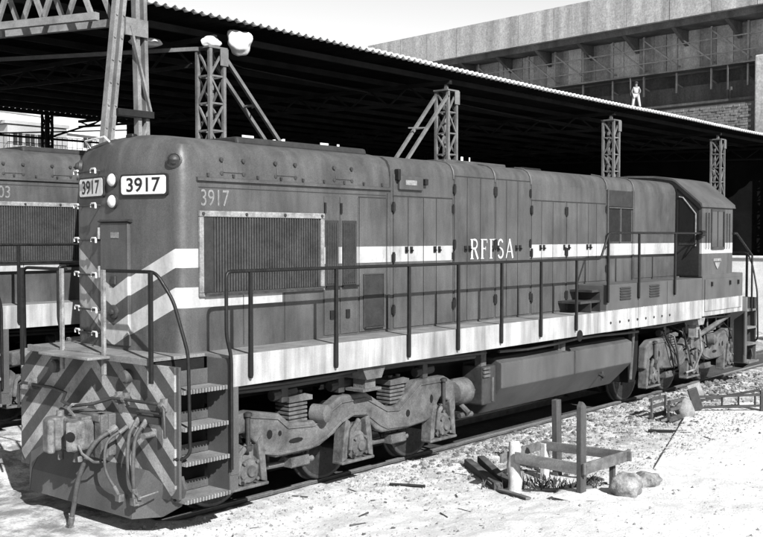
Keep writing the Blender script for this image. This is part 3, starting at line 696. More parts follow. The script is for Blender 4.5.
    m = MB(); m.box(6.98, 7.02, -1.206, -1.19, .815, 1.16); m.build('seam', 'dark_steel', tk)
    m = MB(); m.cyl((6.75, -1.1, 1.18), (6.75, -1.1, 1.33), .07, 12); m.cyl((6.75, -1.12, 1.33), (6.75, -1.12, 1.36), .09, 12); m.box(6.62, 6.66, -1.14, -1.06, 1.18, 1.34); m.build('filler_neck', 'truck_steel', tk, smooth=40)
    m = MB(); m.cyl((8.0, -1.06, .70), (8.0, -1.16, .66), .03, 8); m.cyl((8.0, -1.12, .60), (8.0, -1.12, .76), .018, 8); m.build('drain_valve', 'dark_steel', tk)
    m = MB(); m.lathe([(0, .085), (.006, .085), (.007, .001)], (6.78, -1.401, 1.415), (0, -1, 0), 16); m.build('sill_notch', 'under_steel', root)
    for s in (-1, 1):
        m = MB(); m.box(4.66, 4.98, *sorted((.8 * s, 1.14 * s)), .62, 1.14); ab = m.build('air_filter_box', 'dark_steel', root, bevel=.02)
        m = MB()
        for k in range(3): m.box(4.66, 4.80, *sorted((1.142 * s, 1.17 * s)), 1.0 + k * .05, 1.03 + k * .05)
        m.box(4.86, 4.90, *sorted((1.142 * s, 1.16 * s)), .66, .98); m.box(4.68, 4.80, *sorted((1.0 * s, 1.1 * s)), 1.141, 1.40); m.build('filter_fins', 'truck_steel', ab)
        m = MB(); m.lathe([(0, .05), (.03, .15), (.1, .18), (.3, .18), (.36, .14), (.38, .04)], (4.24, .92 * s, .82), (1, 0, 0), 16); bc = m.build('brake_cylinder', 'truck_steel', root, smooth=40)
        m = MB(); m.cyl((4.4, .92 * s, .68), (4.4, 1.1 * s, .55), .04, 8); m.cyl((4.3, 1.02 * s, .52), (4.55, 1.04 * s, .52), .035, 8); m.build('brake_rigging', 'truck_steel', bc); m = MB(); m.tube([(4.62, .95 * s, .82), (4.75, 1.1 * s, .82), (4.8, 1.12 * s, .95)], .02, 6); m.build('brake_pipe', 'truck_steel', bc)
        m = MB(); m.prism([(9.12, 1.30), (9.50, 1.30), (9.46, .62), (9.36, .42), (9.16, .42)], 'y', *sorted((.66 * s, 1.0 * s))); m.build('sand_box', 'under_steel', root, bevel=.01)
        m = MB(); m.tube([(9.02, 1.15 * s, 1.42), (9.06, 1.1 * s, .95), (9.1, 1.05 * s, .5)], .03, 8); m.build('sand_pipe', 'truck_steel', root, smooth=50)
        m = MB(); m.prism([(2.0, 1.41), (2.42, 1.41), (2.34, 1.26), (2.08, 1.26)], 'y', *sorted((1.0 * s, 1.34 * s))); m.box(2.12, 2.30, *sorted((1.1 * s, 1.28 * s)), 1.15, 1.26); m.box(2.04, 2.36, *sorted((1.05 * s, 1.32 * s)), 1.12, 1.15); m.build('jacking_pad', 'truck_steel', root)
        m = MB(); m.prism([(11.08, 1.41), (11.42, 1.41), (11.36, 1.28), (11.14, 1.28)], 'y', *sorted((1.1 * s, 1.36 * s))); m.box(11.18, 11.32, *sorted((1.15 * s, 1.3 * s)), 1.05, 1.28); m.tube([(11.25, 1.33 * s, 1.2), (11.32, 1.34 * s, .8), (11.34, 1.2 * s, .45), (11.2, 1.1 * s, .4)], .02, 6); m.build('jacking_pad', 'frame_light', root)
        m = MB(); m.tube([(12.95, 1.2 * s, 1.36), (11.5, 1.2 * s, 1.06)], .045, 8); 
        for xx in (12.7, 12.3, 11.9): m.cyl((xx, 1.2 * s, 1.40), (xx, 1.2 * s, 1.42 - (12.95 - xx) * .2 - .06), .016, 6)
        m.build('vent_pipe', 'truck_steel', root, smooth=40)
    for s in (-1, 1):
        for k, (x0, x1, yy_, zz_, r_) in enumerate(((.15, 4.6, 1.22, 1.36, .02), (.15, 4.5, 1.12, 1.31, .03), (4.9, 9.0, 1.25, 1.33, .022), (9.1, 13.0, 1.22, 1.36, .02))):
            m = MB(); m.tube([(x0 + (x1 - x0) * i / 6, yy_ * s + .015 * math.sin(i * 2 + k), zz_ - .02 * math.sin(i * 1.3)) for i in range(7)], r_, 6); m.build('train_pipe', 'dark_steel', root, smooth=60)
    # ---- trucks
    TOP = [(-1.85, .86), (-1.85, 1.06), (-1.63, 1.08), (-1.22, 1.0), (-1.06, .88), (-.74, .85), (-.26, 1.07), (.17, 1.07), (.56, .85), (.74, .83), (1.14, 1.10), (1.70, 1.10), (1.92, 1.0), (1.95, .62)]
    BOT = [(1.86, .60), (1.80, .76), (1.62, .84), (1.42, .60), (1.30, .56), (.93, .535), (.48, .55), (.36, .60), (.16, .78), (-.05, .805), (-.20, .78), (-.36, .66), (-.60, .56), (-.77, .535), (-1.26, .535), (-1.40, .60), (-1.56, .74), (-1.72, .86)]
    def truck(cx, flip):
        fl = -1 if flip else 1
        P = lambda pts: [(cx + a * fl, b) for a, b in pts]
        m = MB(); m.box(cx - 1.5, cx + 1.5, -.42, .42, .55, .85); m.box(cx - .3, cx + .3, -.93, .93, .70, 1.0); m.cyl((cx, 0, .98), (cx, 0, 1.16), .3, 20)
        tr = m.build('truck', 'under_steel', root)
        for s in (-1, 1):
            m = MB(); y0, y1 = sorted((.95 * s, 1.10 * s)); m.prism(P(TOP + BOT), 'y', y0, y1)
            m.build('side_frame', 'truck_steel', tr, bevel=.028, segs=3)
            # raised rim along the lower edge and cast recesses
            m = MB(); y2, y3 = sorted((1.1005 * s, 1.125 * s))
            rim = [(-1.45, .62), (-1.24, .575), (-.75, .575), (-.5, .64), (-.26, .78), (-.05, .845), (.18, .82), (.42, .66), (.55, .60), (.95, .575), (1.30, .60)]
            for i in range(len(rim) - 1): m.bar((cx + rim[i][0] * fl, 1.106 * s, rim[i][1]), (cx + rim[i + 1][0] * fl, 1.106 * s, rim[i + 1][1]), .02, .035)
            rim2 = [(-1.7, 1.03), (-1.25, .95), (-1.1, .83), (-.70, .80), (-.25, 1.0), (.15, 1.0), (.55, .80), (.78, .78), (1.2, 1.04), (1.7, 1.04)]
            for i in range(len(rim2) - 1): m.bar((cx + rim2[i][0] * fl, 1.106 * s, rim2[i][1]), (cx + rim2[i + 1][0] * fl, 1.106 * s, rim2[i + 1][1]), .02, .02)
            m.build('frame_rib', 'truck_steel', tr, bevel=.008)
            for a, b, w_, h_ in ((-1.37, .80, .04, .05), (-1.22, .79, .025, .03), (-.98, .68, .11, .028), (.95, .72, .04, .045), (1.42, .84, .03, .055)):
                m = MB(); y2, y3 = sorted((1.1002 * s, 1.1035 * s)); pol = [(cx + (a + w_ * math.cos(t * math.pi / 5)) * fl, b + h_ * math.sin(t * math.pi / 5)) for t in range(10)]; m.prism(pol, 'y', y2, y3); m.build('casting_hole', 'under_steel', tr)
            # springs
            for a in (-.90, .80):
                m = MB(); z0 = .86
                for k in range(5): m.box(cx + a * fl - .14, cx + a * fl + .14, *sorted((.84 * s, 1.06 * s)), z0 + k * .045, z0 + k * .045 + .03)
                m.box(cx + a * fl - .11, cx + a * fl + .11, *sorted((.87 * s, 1.03 * s)), .85, 1.09)
                m.build('spring_stack', 'spring_grey', tr, bevel=.006)
                m = MB(); m.prism([(cx + a * fl - .16, 1.09), (cx + a * fl + .2, 1.09), (cx + a * fl + .2, 1.14), (cx + a * fl + .08, 1.17), (cx + a * fl - .16, 1.15)], 'y', *sorted((.82 * s, 1.08 * s)))
                m.lathe([(0, .03), (.03, .03)], (cx + a * fl - .05, .98 * s, 1.165), (0, 0, 1), 8); m.lathe([(0, .03), (.03, .03)], (cx + a * fl + .1, .98 * s, 1.165), (0, 0, 1), 8); m.build('spring_cap', 'truck_steel', tr)
            m = MB(); m.lathe([(0, .05), (.02, .1), (.2, .1), (.24, .05)], (cx - .66 * fl, 1.02 * s, .93), (.3, s, 0), 14); m.build('snubber', 'truck_steel', tr, smooth=40)
            # axle boxes with pedestals
            for a in (-1.68, 0.02, 1.66):
                X0 = cx + a * fl
                end = abs(a) > 1
                m = MB()
                m.prism([(X0 - .27, .31), (X0 - .19, .34), (X0 - .13, .76), (X0 - .20, .82), (X0 - .24, .60)], 'y', *sorted((.95 * s, 1.115 * s)))
                m.prism([(X0 + .27, .31), (X0 + .19, .34), (X0 + .13, .76), (X0 + .20, .82), (X0 + .24, .60)], 'y', *sorted((.95 * s, 1.115 * s)))
                m.box(X0 - .28, X0 + .28, *sorted((.96 * s, 1.125 * s)), .285, .32)
                m.build('pedestal', 'axle_grey', tr, bevel=.012)
                m = MB(); m.box(X0 - .125, X0 + .125, *sorted((.90 * s, 1.05 * s)), .34, .72)
                m.lathe([(0, .165), (.04, .165), (.05, .15), (.06, .125), (.085, .12), (.095, .09), (.10, .06), (.125, .055), (.13, .001)], (X0, 1.05 * s, .475), (0, s, 0), 20)
                ab = m.build('axle_box', 'axle_grey', tr, smooth=35)
                m = MB()
                for k in range(4):
                    an = math.pi / 4 + k * math.pi / 2
                    m.lathe([(0, .022), (.03, .02), (.032, .001)], (X0 + .125 * math.cos(an), 1.135 * s, .475 + .125 * math.sin(an)), (0, s, 0), 6)
                m.tube([(X0 + .02, 1.1 * s, .76), (X0 - .14, 1.14 * s, .66), (X0 - .17, 1.14 * s, .45)], .03, 8)
                m.build('axle_fittings', 'axle_grey', tr, smooth=40)
                if end:
                    m = MB(); m.cyl((X0 - .02 * fl, 1.13 * s, .74), (X0 - .02 * fl, 1.125 * s, 1.04), .026, 12); m.lathe([(0, .045), (.03, .045), (.045, .02)], (X0 - .02 * fl, 1.13 * s, 1.04), (0, 0, 1), 12); m.lathe([(0, .05), (.03, .05), (.06, .035)], (X0 - .02 * fl, 1.13 * s, .74), (0, 0, -1), 12)
                    m.build('damper', 'dark_steel', tr, smooth=40)
                # brake gear
                for q in (-1, 1):
                    m = MB(); xb = X0 + q * .50; m.box(xb - .045, xb + .045, *sorted((.48 * s, .60 * s)), .36, .66); m.tube([(xb + q * .06, .8 * s, .35), (xb + q * .02, .85 * s, .62), (xb, .86 * s, .8)], .025, 6)
                    m.build('brake_shoe', 'dark_steel', tr, bevel=.01)
            for a in (-.85, .85):
                m = MB(); m.tube([(cx + a - .35, .88 * s, .40), (cx + a + .35, .88 * s, .38)], .035, 8); m.box(cx + a - .12, cx + a + .16, *sorted((.90 * s, 1.02 * s)), .36, .47); m.box(cx + a - .12, cx + a + .16, *sorted((1.0215 * s, 1.03 * s)), .37, .42)
                m.build('brake_beam', 'truck_steel', tr, bevel=.008)
        for s in (-1, 1):
            rr_ = random.Random(int(cx * 10) + s)
            for k in range(0 if cx < 5 else 7):
                xa = cx + rr_.uniform(-1.7, 1.5); xb_ = xa + rr_.uniform(.15, .5); za = rr_.uniform(.95, 1.35); zb = rr_.uniform(.4, .9)
                m = MB(); m.tube([(xa, .9 * s, za), (xa + .02, 1.14 * s, za - .1), ((xa + xb_) / 2, 1.17 * s, (za + zb) / 2), (xb_, 1.16 * s, zb), (xb_ + .05, 1.0 * s, zb - .06)], rr_.choice((.012, .016, .02)), 6); m.build('brake_hose', rr_.choice(('dark_steel', 'under_steel')), tr, smooth=60)
            for k in range(3):
                xa = cx + (-1.25, -.35, 1.2)[k]; m = MB(); m.cyl((xa, 1.0 * s, 1.18), (xa + .35, 1.0 * s, 1.2), .06, 10); m.box(xa + .1, xa + .2, *sorted((.92 * s, 1.06 * s)), 1.1, 1.3); m.build('air_valve', 'dark_steel', tr, bevel=.008)
        for a in (-1.68, 0.02, 1.66):
            X0 = cx + a * fl
            for s in (-1, 1):
                m = MB(); m.lathe([(-.075, .30), (-.07, .487), (-.045, .487), (-.035, .462), (.055, .452), (.06, .445), (.06, .40), (.03, .37), (.02, .22), (.06, .16), (.06, .001)], (X0, .515 * s, .457), (0, s, 0), 40)
                wl = m.build('wheel', 'wheel_steel', tr, smooth=35)
                m = MB(); m.lathe([(.0605, .40), (.064, .41), (.064, .44), (.0605, .445)], (X0, .515 * s, .457), (0, s, 0), 40); m.build('tyre', 'tyre_steel', tr, smooth=35)
            m = MB(); m.cyl((X0, -.95, .457), (X0, .95, .457), .08, 12); m.cyl((X0 + .35 * fl, -.35, .45), (X0 + .35 * fl, .35, .45), .28, 14); m.build('axle', 'under_steel', tr, smooth=40)
    truck(2.17, False); truck(11.5, True)
    return root

LOCO = build_loco('3917')
LOCO['label'] = 'large grey diesel locomotive 3917 with pale bands filling the foreground'
LOC2 = copy_tree(LOCO, None, lambda o: o.name.startswith(('board_digits', 'side_digits', 'side_lettering')))
LOC2.location = (.555, 5.17, .225)
LOC2['label'] = 'second grey locomotive behind the first, cut off by the left edge of the picture'
text_mesh('3903', 'letter_faded', LOC2, (.06, -.9005, 3.185), (1, 0, 0), (0, 0, 1), .37, .165, 'side_digits', .002, 0)

# ------------------------------------------------------------------ lattice helpers
def lattice_col(mb, x, y, z0, z1, wx, wy, n, w_=.055):
    for a in (-1, 1):
        for b in (-1, 1): mb.bar((x + a * wx, y + b * wy, z0), (x + a * wx, y + b * wy, z1), w_, w_)
    dz = (z1 - z0) / n
    for k in range(n):
        z = z0 + k * dz
        for b in (-1, 1):
            f = 1 if k % 2 else -1
            mb.bar((x - wx * f, y + b * wy, z), (x + wx * f, y + b * wy, z + dz), w_ * .55, w_ * .55)
            mb.bar((x + b * wx, y - wy * f, z), (x + b * wx, y + wy * f, z + dz), w_ * .55, w_ * .55)
            mb.bar((x - wx, y + b * wy, z), (x + wx, y + b * wy, z), w_ * .5, w_ * .5)
            mb.bar((x + b * wx, y - wy, z), (x + b * wx, y + wy, z), w_ * .5, w_ * .5)
# ------------------------------------------------------------------ gantry between the tracks
gan = thing('gantry', 'riveted steel gantry with lattice beam rising between the two locomotives', 'gantry', (1.75, 2.6, .0))
def gb(p): return (p[0] - 1.75, p[1] - 2.6, p[2])
def hbeam(pa, pb, wd, dp, name):      # H section whose flanges show to the side
    m = MB(); pa = Vector(pa); pb = Vector(pb)
    off = Vector((wd / 2, 0, 0))
    m.bar(gb(pa - off), gb(pb - off), .055, dp, (0, 1, 0)); m.bar(gb(pa + off), gb(pb + off), .055, dp, (0, 1, 0)); m.bar(gb(pa + Vector((0, .045, 0))), gb(pb + Vector((0, .045, 0))), wd - .05, .015, (0, 1, 0))
    return m.build(name, 'gantry_steel', gan)
hbeam((.94, 2.6, .1), (1.74, 2.6, 7.0), .11, .10, 'leg'); hbeam((2.06, 2.6, .1), (1.92, 2.6, 7.0), .13, .10, 'leg')
for cp0, cp1 in (((1.52, 2.52, 4.52), (2.10, 2.52, 4.52)), ((1.52, 2.68, 4.52), (2.10, 2.68, 4.52)), ((1.1, 2.6, 2.2), (2.05, 2.6, 2.2))):
    m = MB(); m.bar(gb(cp0), gb(cp1), .05, .09); m.build('crosspiece', 'purlin', gan)
m = MB(); m.bar(gb((1.74, 2.53, 5.68)), gb((2.06, 2.53, 4.56)), .03, .06, (0, 1, 0)); m.build('brace', 'gantry_steel', gan); m = MB(); m.bar(gb((1.25, 2.53, 2.3)), gb((2.0, 2.53, 4.4)), .03, .07, (0, 1, 0)); m.build('brace', 'gantry_steel', gan)
m = MB(); m.box(*[c for c in (gb((1.66, 0, 0))[0], gb((2.02, 0, 0))[0])], -.09, -.06, 5.55, 5.78); m.build('gusset', 'gantry_steel', gan)
for k in range(9):
    z = 4.3 + k * .3
    for t in (-1, 1): m = MB(); m.lathe([(0, .018), (.015, .015), (.017, .001)], gb((.94 + (z - .1) / 6.9 * .80 + t * .055, 2.55, z)), (0, -1, 0), 6); m.build('rivet', 'gantry_steel', gan)
td = Vector((-.287, .958, 0)).normalized(); tn = Vector((td.y, -td.x, 0))
T0 = Vector((1.55, 2.75, 0))
for off in (-.22, .22):
    o = T0 + tn * off
    m = MB(); m.bar(gb(o + Vector((0, 0, 5.76))), gb(o + td * 5.6 + Vector((0, 0, 5.76))), .08, .1); m.build('lower_chord', 'gantry_steel', gan)
    m = MB(); m.bar(gb(o + Vector((0, 0, 6.75))), gb(o + td * 5.6 + Vector((0, 0, 6.75))), .09, .1); m.build('upper_chord', 'gantry_steel', gan)
    for k in range(7):
        a = o + td * (.1 + k * .8); m = MB()
        m.bar(gb(a + Vector((0, 0, 5.8))), gb(a + td * .4 + Vector((0, 0, 6.72))), .05, .06); m.bar(gb(a + td * .4 + Vector((0, 0, 6.72))), gb(a + td * .8 + Vector((0, 0, 5.8))), .05, .06); m.build('web_member', 'gantry_steel', gan)
m = MB()
for k in range(8):
    a = T0 + td * (.1 + k * .75); m.bar(gb(a + tn * -.22 + Vector((0, 0, 5.72))), gb(a + tn * .22 + td * .4 + Vector((0, 0, 5.72))), .04, .04)
m.build('lacing', 'gantry_steel', gan)
e = T0 + td * 5.6; m = MB(); lattice_col(m, e.x - 1.75, e.y - 2.6, 0.15, 6.8, .22, .22, 10); m.build('leg', 'gantry_steel', gan)

# ------------------------------------------------------------------ shed
shed = thing('open_shed', 'wide open-sided shed with corrugated roof and lattice columns behind the locomotives', 'shed', (0, 0, 0))
EY, EZ = 7.7, 7.50
XE = 44.0
def roof_z(y): return EZ + .010 * (y - EY)
PIT = .235; n = int(52 / PIT * 6); vs = []; rows = [EY, EY + .6, 14, 20, 26.2]
for y in rows:
    for i in range(n + 1):
        x = -8 + i * PIT / 6; sag = .028 * noise.noise(Vector((x * .15, 2, 0))) - .010 * min(13, max(0, x - 8))
        sag = sag if y < 9 else 0
        vs.append((x, y + (.03 * noise.noise(Vector((math.floor(x / .9) * 3.1, 5, 1))) if y == EY else 0), roof_z(y) + sag + .036 * math.sin(i / 6 * 2 * math.pi)))
m = MB(); m.v = vs; m.f = [(r * (n + 1) + i, r * (n + 1) + i + 1, (r + 1) * (n + 1) + i + 1, (r + 1) * (n + 1) + i) for r in range(len(rows) - 1) for i in range(n)]
rs = m.build('roof_sheeting', 'cement_sheet', shed, smooth=50)
so = rs.modifiers.new('thick', 'SOLIDIFY'); so.thickness = .045; so.offset = 0
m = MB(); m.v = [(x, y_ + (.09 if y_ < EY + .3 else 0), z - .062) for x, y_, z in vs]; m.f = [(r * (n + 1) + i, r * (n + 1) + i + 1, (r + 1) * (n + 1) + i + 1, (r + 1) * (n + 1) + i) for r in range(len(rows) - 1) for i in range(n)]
m.build('shade_layer', 'roof_shade', shed, smooth=50)  # added sheet below the roofing, shade painted into its colour
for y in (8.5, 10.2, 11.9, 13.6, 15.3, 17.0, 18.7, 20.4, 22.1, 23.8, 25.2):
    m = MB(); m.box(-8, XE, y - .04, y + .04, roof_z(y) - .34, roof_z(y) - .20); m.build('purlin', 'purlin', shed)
# trusses above the column lines
CX = [-.6, 7.93, 16.35, 25.9, 35.2, 43.6]
for x in CX:
    m = MB(); zt = lambda y: roof_z(y) - .40
    m.bar((x, 8.0, zt(8)), (x, 25.7, zt(25.7)), .1, .1); m.bar((x, 8.0, zt(8) - .55), (x, 25.7, zt(25.7) - .2), .08, .08)
    for k in range(12):
        y = 8.0 + k * 1.475; b0 = .55 - .35 * k / 12; b1 = .55 - .35 * (k + 1) / 12
        m.bar((x, y, zt(y)), (x, y + .74, zt(y + .74) - (b0 + b1) / 2), .045, .045); m.bar((x, y + .74, zt(y + .74) - (b0 + b1) / 2), (x, y + 1.475, zt(y + 1.475)), .045, .045)
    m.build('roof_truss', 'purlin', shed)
for i, x in enumerate(CX):
    m = MB(); lattice_col(m, x, 8.15, ZG, 6.85, .19, .2, 12, .075)
    m.box(x - .26, x + .26, 7.90, 8.40, 6.85, 6.89)
    c = m.build('column', 'shed_steel', shed)
    m = MB(); m.box(x + .05, x + .27, 7.885, 7.898, 6.50, 6.86); m.build('cap_plate', 'shed_steel', c); m = MB(); m.box(x - .03, x + .03, 8.1, 8.2, 6.895, roof_z(8.1) - .36); m.build('cap_post', 'shed_steel', c)
    if i in (1, 2):
        f = 1 if i == 1 else -1; m = MB()
        for b in (-.2, .22):
            m.bar((x + f * .2, 8.15 + b, 6.72), (x + f * 5.6, 8.15 + b, 1.1), .075, .075)
        for k in range(5):
            t = .17 + k * .16; p = Vector((x + f * (.2 + 5.4 * t), 8.15, 6.72 - 5.62 * t)); m.bar(p + Vector((0, -.2, 0)), p + Vector((0, .22, 0)), .05, .05); m.bar(p + Vector((0, -.2, 0)), p + Vector((.28 * f, .22, 0)), .03, .03)
        m.build('raking_strut', 'shed_steel', c)
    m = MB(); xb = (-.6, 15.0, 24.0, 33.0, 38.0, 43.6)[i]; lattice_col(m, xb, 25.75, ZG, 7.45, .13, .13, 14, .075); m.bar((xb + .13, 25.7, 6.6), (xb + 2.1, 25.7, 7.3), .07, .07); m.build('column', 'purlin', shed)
m = MB(); m.bar((7.5, 8.05, 6.80), (.6, 23.2, 6.80), .06, .08); m.build('tie_beam', 'shed_steel', shed)
m = MB(); m.tube([(9.0, 9.4, 7.0), (10, 9.4, 6.85), (14.5, 9.4, 6.75)], .016, 6); m.build('conduit', 'purlin', shed); m = MB(); m.tube([(17.6, 9.4, 7.0), (18.6, 9.4, 6.85), (24, 9.4, 6.72)], .016, 6); m.build('conduit', 'purlin', shed)
m = MB(); m.bar((-3, 25.9, 6.55), (18.7, 25.9, 6.55), .05, .08); m.bar((11.0, 25.9, 6.4), (18.7, 25.9, 7.15), .04, .05); m.build('back_rail', 'purlin', shed)
# back wall in panels, with a ragged row of gaps below the roof
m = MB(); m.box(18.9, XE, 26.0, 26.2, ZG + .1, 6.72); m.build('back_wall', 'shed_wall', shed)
xq = 18.9; k = 0
lit = [(25.0, 25.9), (26.9, 27.9), (30.1, 30.9), (31.3, 31.7), (41.8, 42.3), (42.6, 43.0)]
edges = [18.9] + [v for p in lit for v in p] + [XE]
for a, b in zip(edges[::2], edges[1::2]):
    m = MB(); m.box(a, b, 26.0, 26.2, 6.721, 7.59); m.build('upper_board', 'shed_wall', shed)
m = MB(); m.box(XE + .05, XE + .3, 7.9, 26.2, ZG + .1, 7.62); m.build('end_wall', 'shed_wall', shed)
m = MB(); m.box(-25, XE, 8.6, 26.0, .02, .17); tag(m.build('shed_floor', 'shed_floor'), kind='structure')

# ------------------------------------------------------------------ white building behind the shed, left
wb = thing('white_building', 'sunlit white plastered building with flat ledge seen under the shed roof', 'building', (24, 40, 0))
m = MB(); m.box(-12, 26, 0, 6, .1, 11.5); m.build('wall', 'plaster', wb)
m = MB(); m.box(-3.1, .6, -1.0, -.01, 8.55, 8.72); m.build('ledge', 'plaster_grey', wb)
m = MB(); m.box(-2.9, .5, -.9, -.02, 7.2, 8.52); m.build('balcony', 'plaster_grey', wb)
for x in (-2.6, -1.9, -1.2, 2.1, 5.0):
    m = MB(); m.box(x, x + .5, -.925 if x < 1 else -.02, -.903 if x < 1 else -.003, 7.5 if x < 1 else 7.7, 8.1 if x < 1 else 8.25); wn = m.build('window', 'vent_dark', wb)
    m = MB(); m.box(x + .23, x + .27, -.94 if x < 1 else -.035, -.926 if x < 1 else -.021, 7.5 if x < 1 else 7.7, 8.1 if x < 1 else 8.25); m.build('window_bar', 'plaster_grey', wn)
m = MB()
for k in range(26): m.bar((-4 + k * .3, -1.4, 6.9), (-4 + k * .3, -1.4, 8.0), .02, .02)
m.bar((-4, -1.4, 8.0), (3.8, -1.4, 8.0), .03, .03); m.bar((-4, -1.4, 7.5), (3.8, -1.4, 7.5), .02, .02); m.box(-4, 3.8, -1.6, -.001, 6.7, 6.9); m.build('railing', 'purlin', wb)
m = MB(); m.tube([(-4, -1.2, 9.1), (-1, -1.2, 9.0), (.5, -1.2, 9.25), (4, -1.2, 9.15)], .06, 6); m.build('pipe', 'plaster_grey', wb)
# ------------------------------------------------------------------ viaduct behind
vd = thing('viaduct', 'tall concrete road viaduct with scaffold brackets crossing behind the shed', 'viaduct', (46.8, 20.4, 0))
vd.rotation_euler = (0, 0, math.atan2(.9914, .131) - math.pi / 2)     # local +Y runs along the viaduct
def vpart(name, mat, x0, x1, y0, y1, z0, z1, **k):
    mm = MB(); mm.box(x0, x1, y0, y1, z0, z1); return mm.build(name, mat, vd, **k)
y = -44.0; k = 0
while y < 66:
    wdt = 2.4 + .5 * random.random(); vpart('parapet_panel', 'concrete', .0 + .012 * random.random(), .3, y, y + wdt - .035, 14.52, 16.41); y += wdt
vpart('deck_slab', 'concrete_shade', .31, 11, -44, 66, 14.15, 14.6)
yq = -44.0
while yq < 66:
    wq = .75 + .3 * random.random(); ox = .06 * random.random(); vpart('girder_board', 'concrete' if random.random() < .45 else 'concrete_mid', 1.75 + ox, 2.9, yq, yq + wq - .02, 11.95, 14.14); yq += wq
yq = -43.0
while yq < 64:
    mm = MB(); mm.prism([(.32, 14.14), (1.74, 14.14), (1.74, 13.3)], 'y', yq, yq + .22); mm.build('deck_bracket', 'concrete_shade', vd); yq += 3.15
vpart('bottom_slab', 'concrete_shade', 2.95, 9.5, -44, 66, 10.2, 12.6)
vpart('lower_beam', 'concrete_shade', 2.0, 2.94, -44, 66, 10.1, 11.15)
for py in (-10.6, 40.0, -43): vpart('pier', 'concrete', .02, 2.4, py - 2.6 if py == -10.6 else py, py + .62 if py == -10.6 else py + 2.2, -.2, 12.0 if py == -10.6 else 9.0, bevel=.08)
y = -8.9; k = 0
while y < 16:
    mm = MB(); mm.bar((1.4, y, 10.75), (1.4, y, 14.1), .09, .09)
    mm.bar((1.4, y, 12.25), (1.74, y, 12.25), .07, .07); mm.bar((1.4, y, 11.25), (1.99, y, 11.1), .07, .07)
    mm.build('scaffold_post', 'scaffold', vd)
    mm = MB(); mm.bar((1.36, y, 12.3), (1.36, y + 2.1, 13.9), .08, .08) if k % 1 == 0 else None; mm.build('scaffold_brace', 'scaffold', vd)
    y += 2.1; k += 1
for z in (12.6, 13.4):
    mm = MB(); mm.bar((1.34, -10, z), (1.34, 17, z), .06, .06); mm.build('scaffold_rail', 'scaffold', vd)
vpart('scaffold_boards', 'concrete_shade', .9, 1.74, -10.5, 17, 11.86, 11.94)
vpart('work_platform', 'concrete_shade', .5, 1.89, -10.5, 17, 9.9, 10.02)
for py in (-8, -2, 4, 10, 16):
    mm = MB(); mm.bar((1.3, py, 9.9), (1.3, py, 10.75), .09, .09); mm.bar((.95, py, 10.02), (.95, py, 11.86), .06, .06); mm.build('hanger', 'concrete_shade', vd)
# block wall below the viaduct
bwall = thing('block_wall', 'rough block wall below the viaduct, above the shed roof at right', 'wall', (46.8, 20.4, 0)); bwall.rotation_euler = vd.rotation_euler
m = MB(); m.box(.2, .5, -9.9, 4.5, ZG, 9.72); m.build('backing', 'mortar', bwall)
m = MB()
for r in range(19):
    for c in range(44):
        y0 = -9.75 + c * .32 + (.16 if r % 2 else 0); x0 = .13 + .05 * random.random(); z0 = 7.0 + r * .14
        m.box(x0, .199, y0, y0 + .30, z0, z0 + .125)
tag(m.build('blockwork', 'block', bwall), kind='stuff')
# worker on the scaffold platform
def person(loc, label):
    p = thing('person', label, 'person', loc)
    def skin(name, nodes, edges, mat, par):
        me = bpy.data.meshes.new(name); me.from_pydata([q[:3] for q in nodes], edges, []); o = bpy.data.objects.new(name, me); COL.objects.link(o); o.parent = par
        sk = o.modifiers.new('skin', 'SKIN'); sk.use_smooth_shade = True; o.modifiers.new('sub', 'SUBSURF').levels = 1
        for v, q in zip(me.skin_vertices[0].data, nodes): v.radius = (q[3], q[3])
        me.skin_vertices[0].data[0].use_root = True
        me.materials.append(M[mat]); return o
    body = skin('body', [(0, 0, .92, .15), (0, 0, 1.12, .15), (0, 0, 1.34, .17), (0, 0, 1.46, .07), (0, 0, 1.54, .085), (0, 0, 1.66, .10), (0, .17, 1.38, .06), (.05, .27, 1.15, .05), (.15, .22, .98, .04), (0, -.17, 1.38, .06), (.05, -.27, 1.15, .05), (.15, -.22, .98, .04), (0, .12, .86, .095), (.03, .19, .46, .07), (0, .25, .05, .05), (.14, .27, .03, .04), (0, -.12, .86, .095), (.03, -.19, .46, .07), (0, -.25, .05, .05), (.14, -.27, .03, .04)],
                [(0, 1), (1, 2), (2, 3), (3, 4), (4, 5), (2, 6), (6, 7), (7, 8), (2, 9), (9, 10), (10, 11), (0, 12), (12, 13), (13, 14), (14, 15), (0, 16), (16, 17), (17, 18), (18, 19)], 'skin', p)
    skin('shirt', [(0, 0, .95, .17), (0, 0, 1.12, .165), (0, 0, 1.36, .18), (0, .15, 1.39, .07), (.03, .2, 1.28, .06), (0, -.15, 1.39, .07), (.03, -.2, 1.28, .06)], [(0, 1), (1, 2), (2, 3), (3, 4), (2, 5), (5, 6)], 'cloth_white', p)
    skin('trousers', [(0, 0, .90, .165), (0, .12, .86, .115), (.03, .19, .46, .09), (0, .25, .1, .075), (0, -.12, .86, .115), (.03, -.19, .46, .09), (0, -.25, .1, .075)], [(0, 1), (1, 2), (2, 3), (0, 4), (4, 5), (5, 6)], 'cloth_white', p)
    m = MB(); m.blob((-.01, 0, 1.69), .115, 3, .08, 10, 8); m.build('hair', 'cloth_dark', p, smooth=60)
    return p
pp = Matrix.Rotation(vd.rotation_euler.z, 4, 'Z') @ Vector((.72, -2.55, 0)) + Vector((46.8, 20.4, 0))
pr = person((pp.x, pp.y, 10.02), 'small distant person in white clothes on scaffold above the shed roof'); pr.rotation_euler = (0, 0, math.radians(200)); pr.scale = (.86, .86, .86)
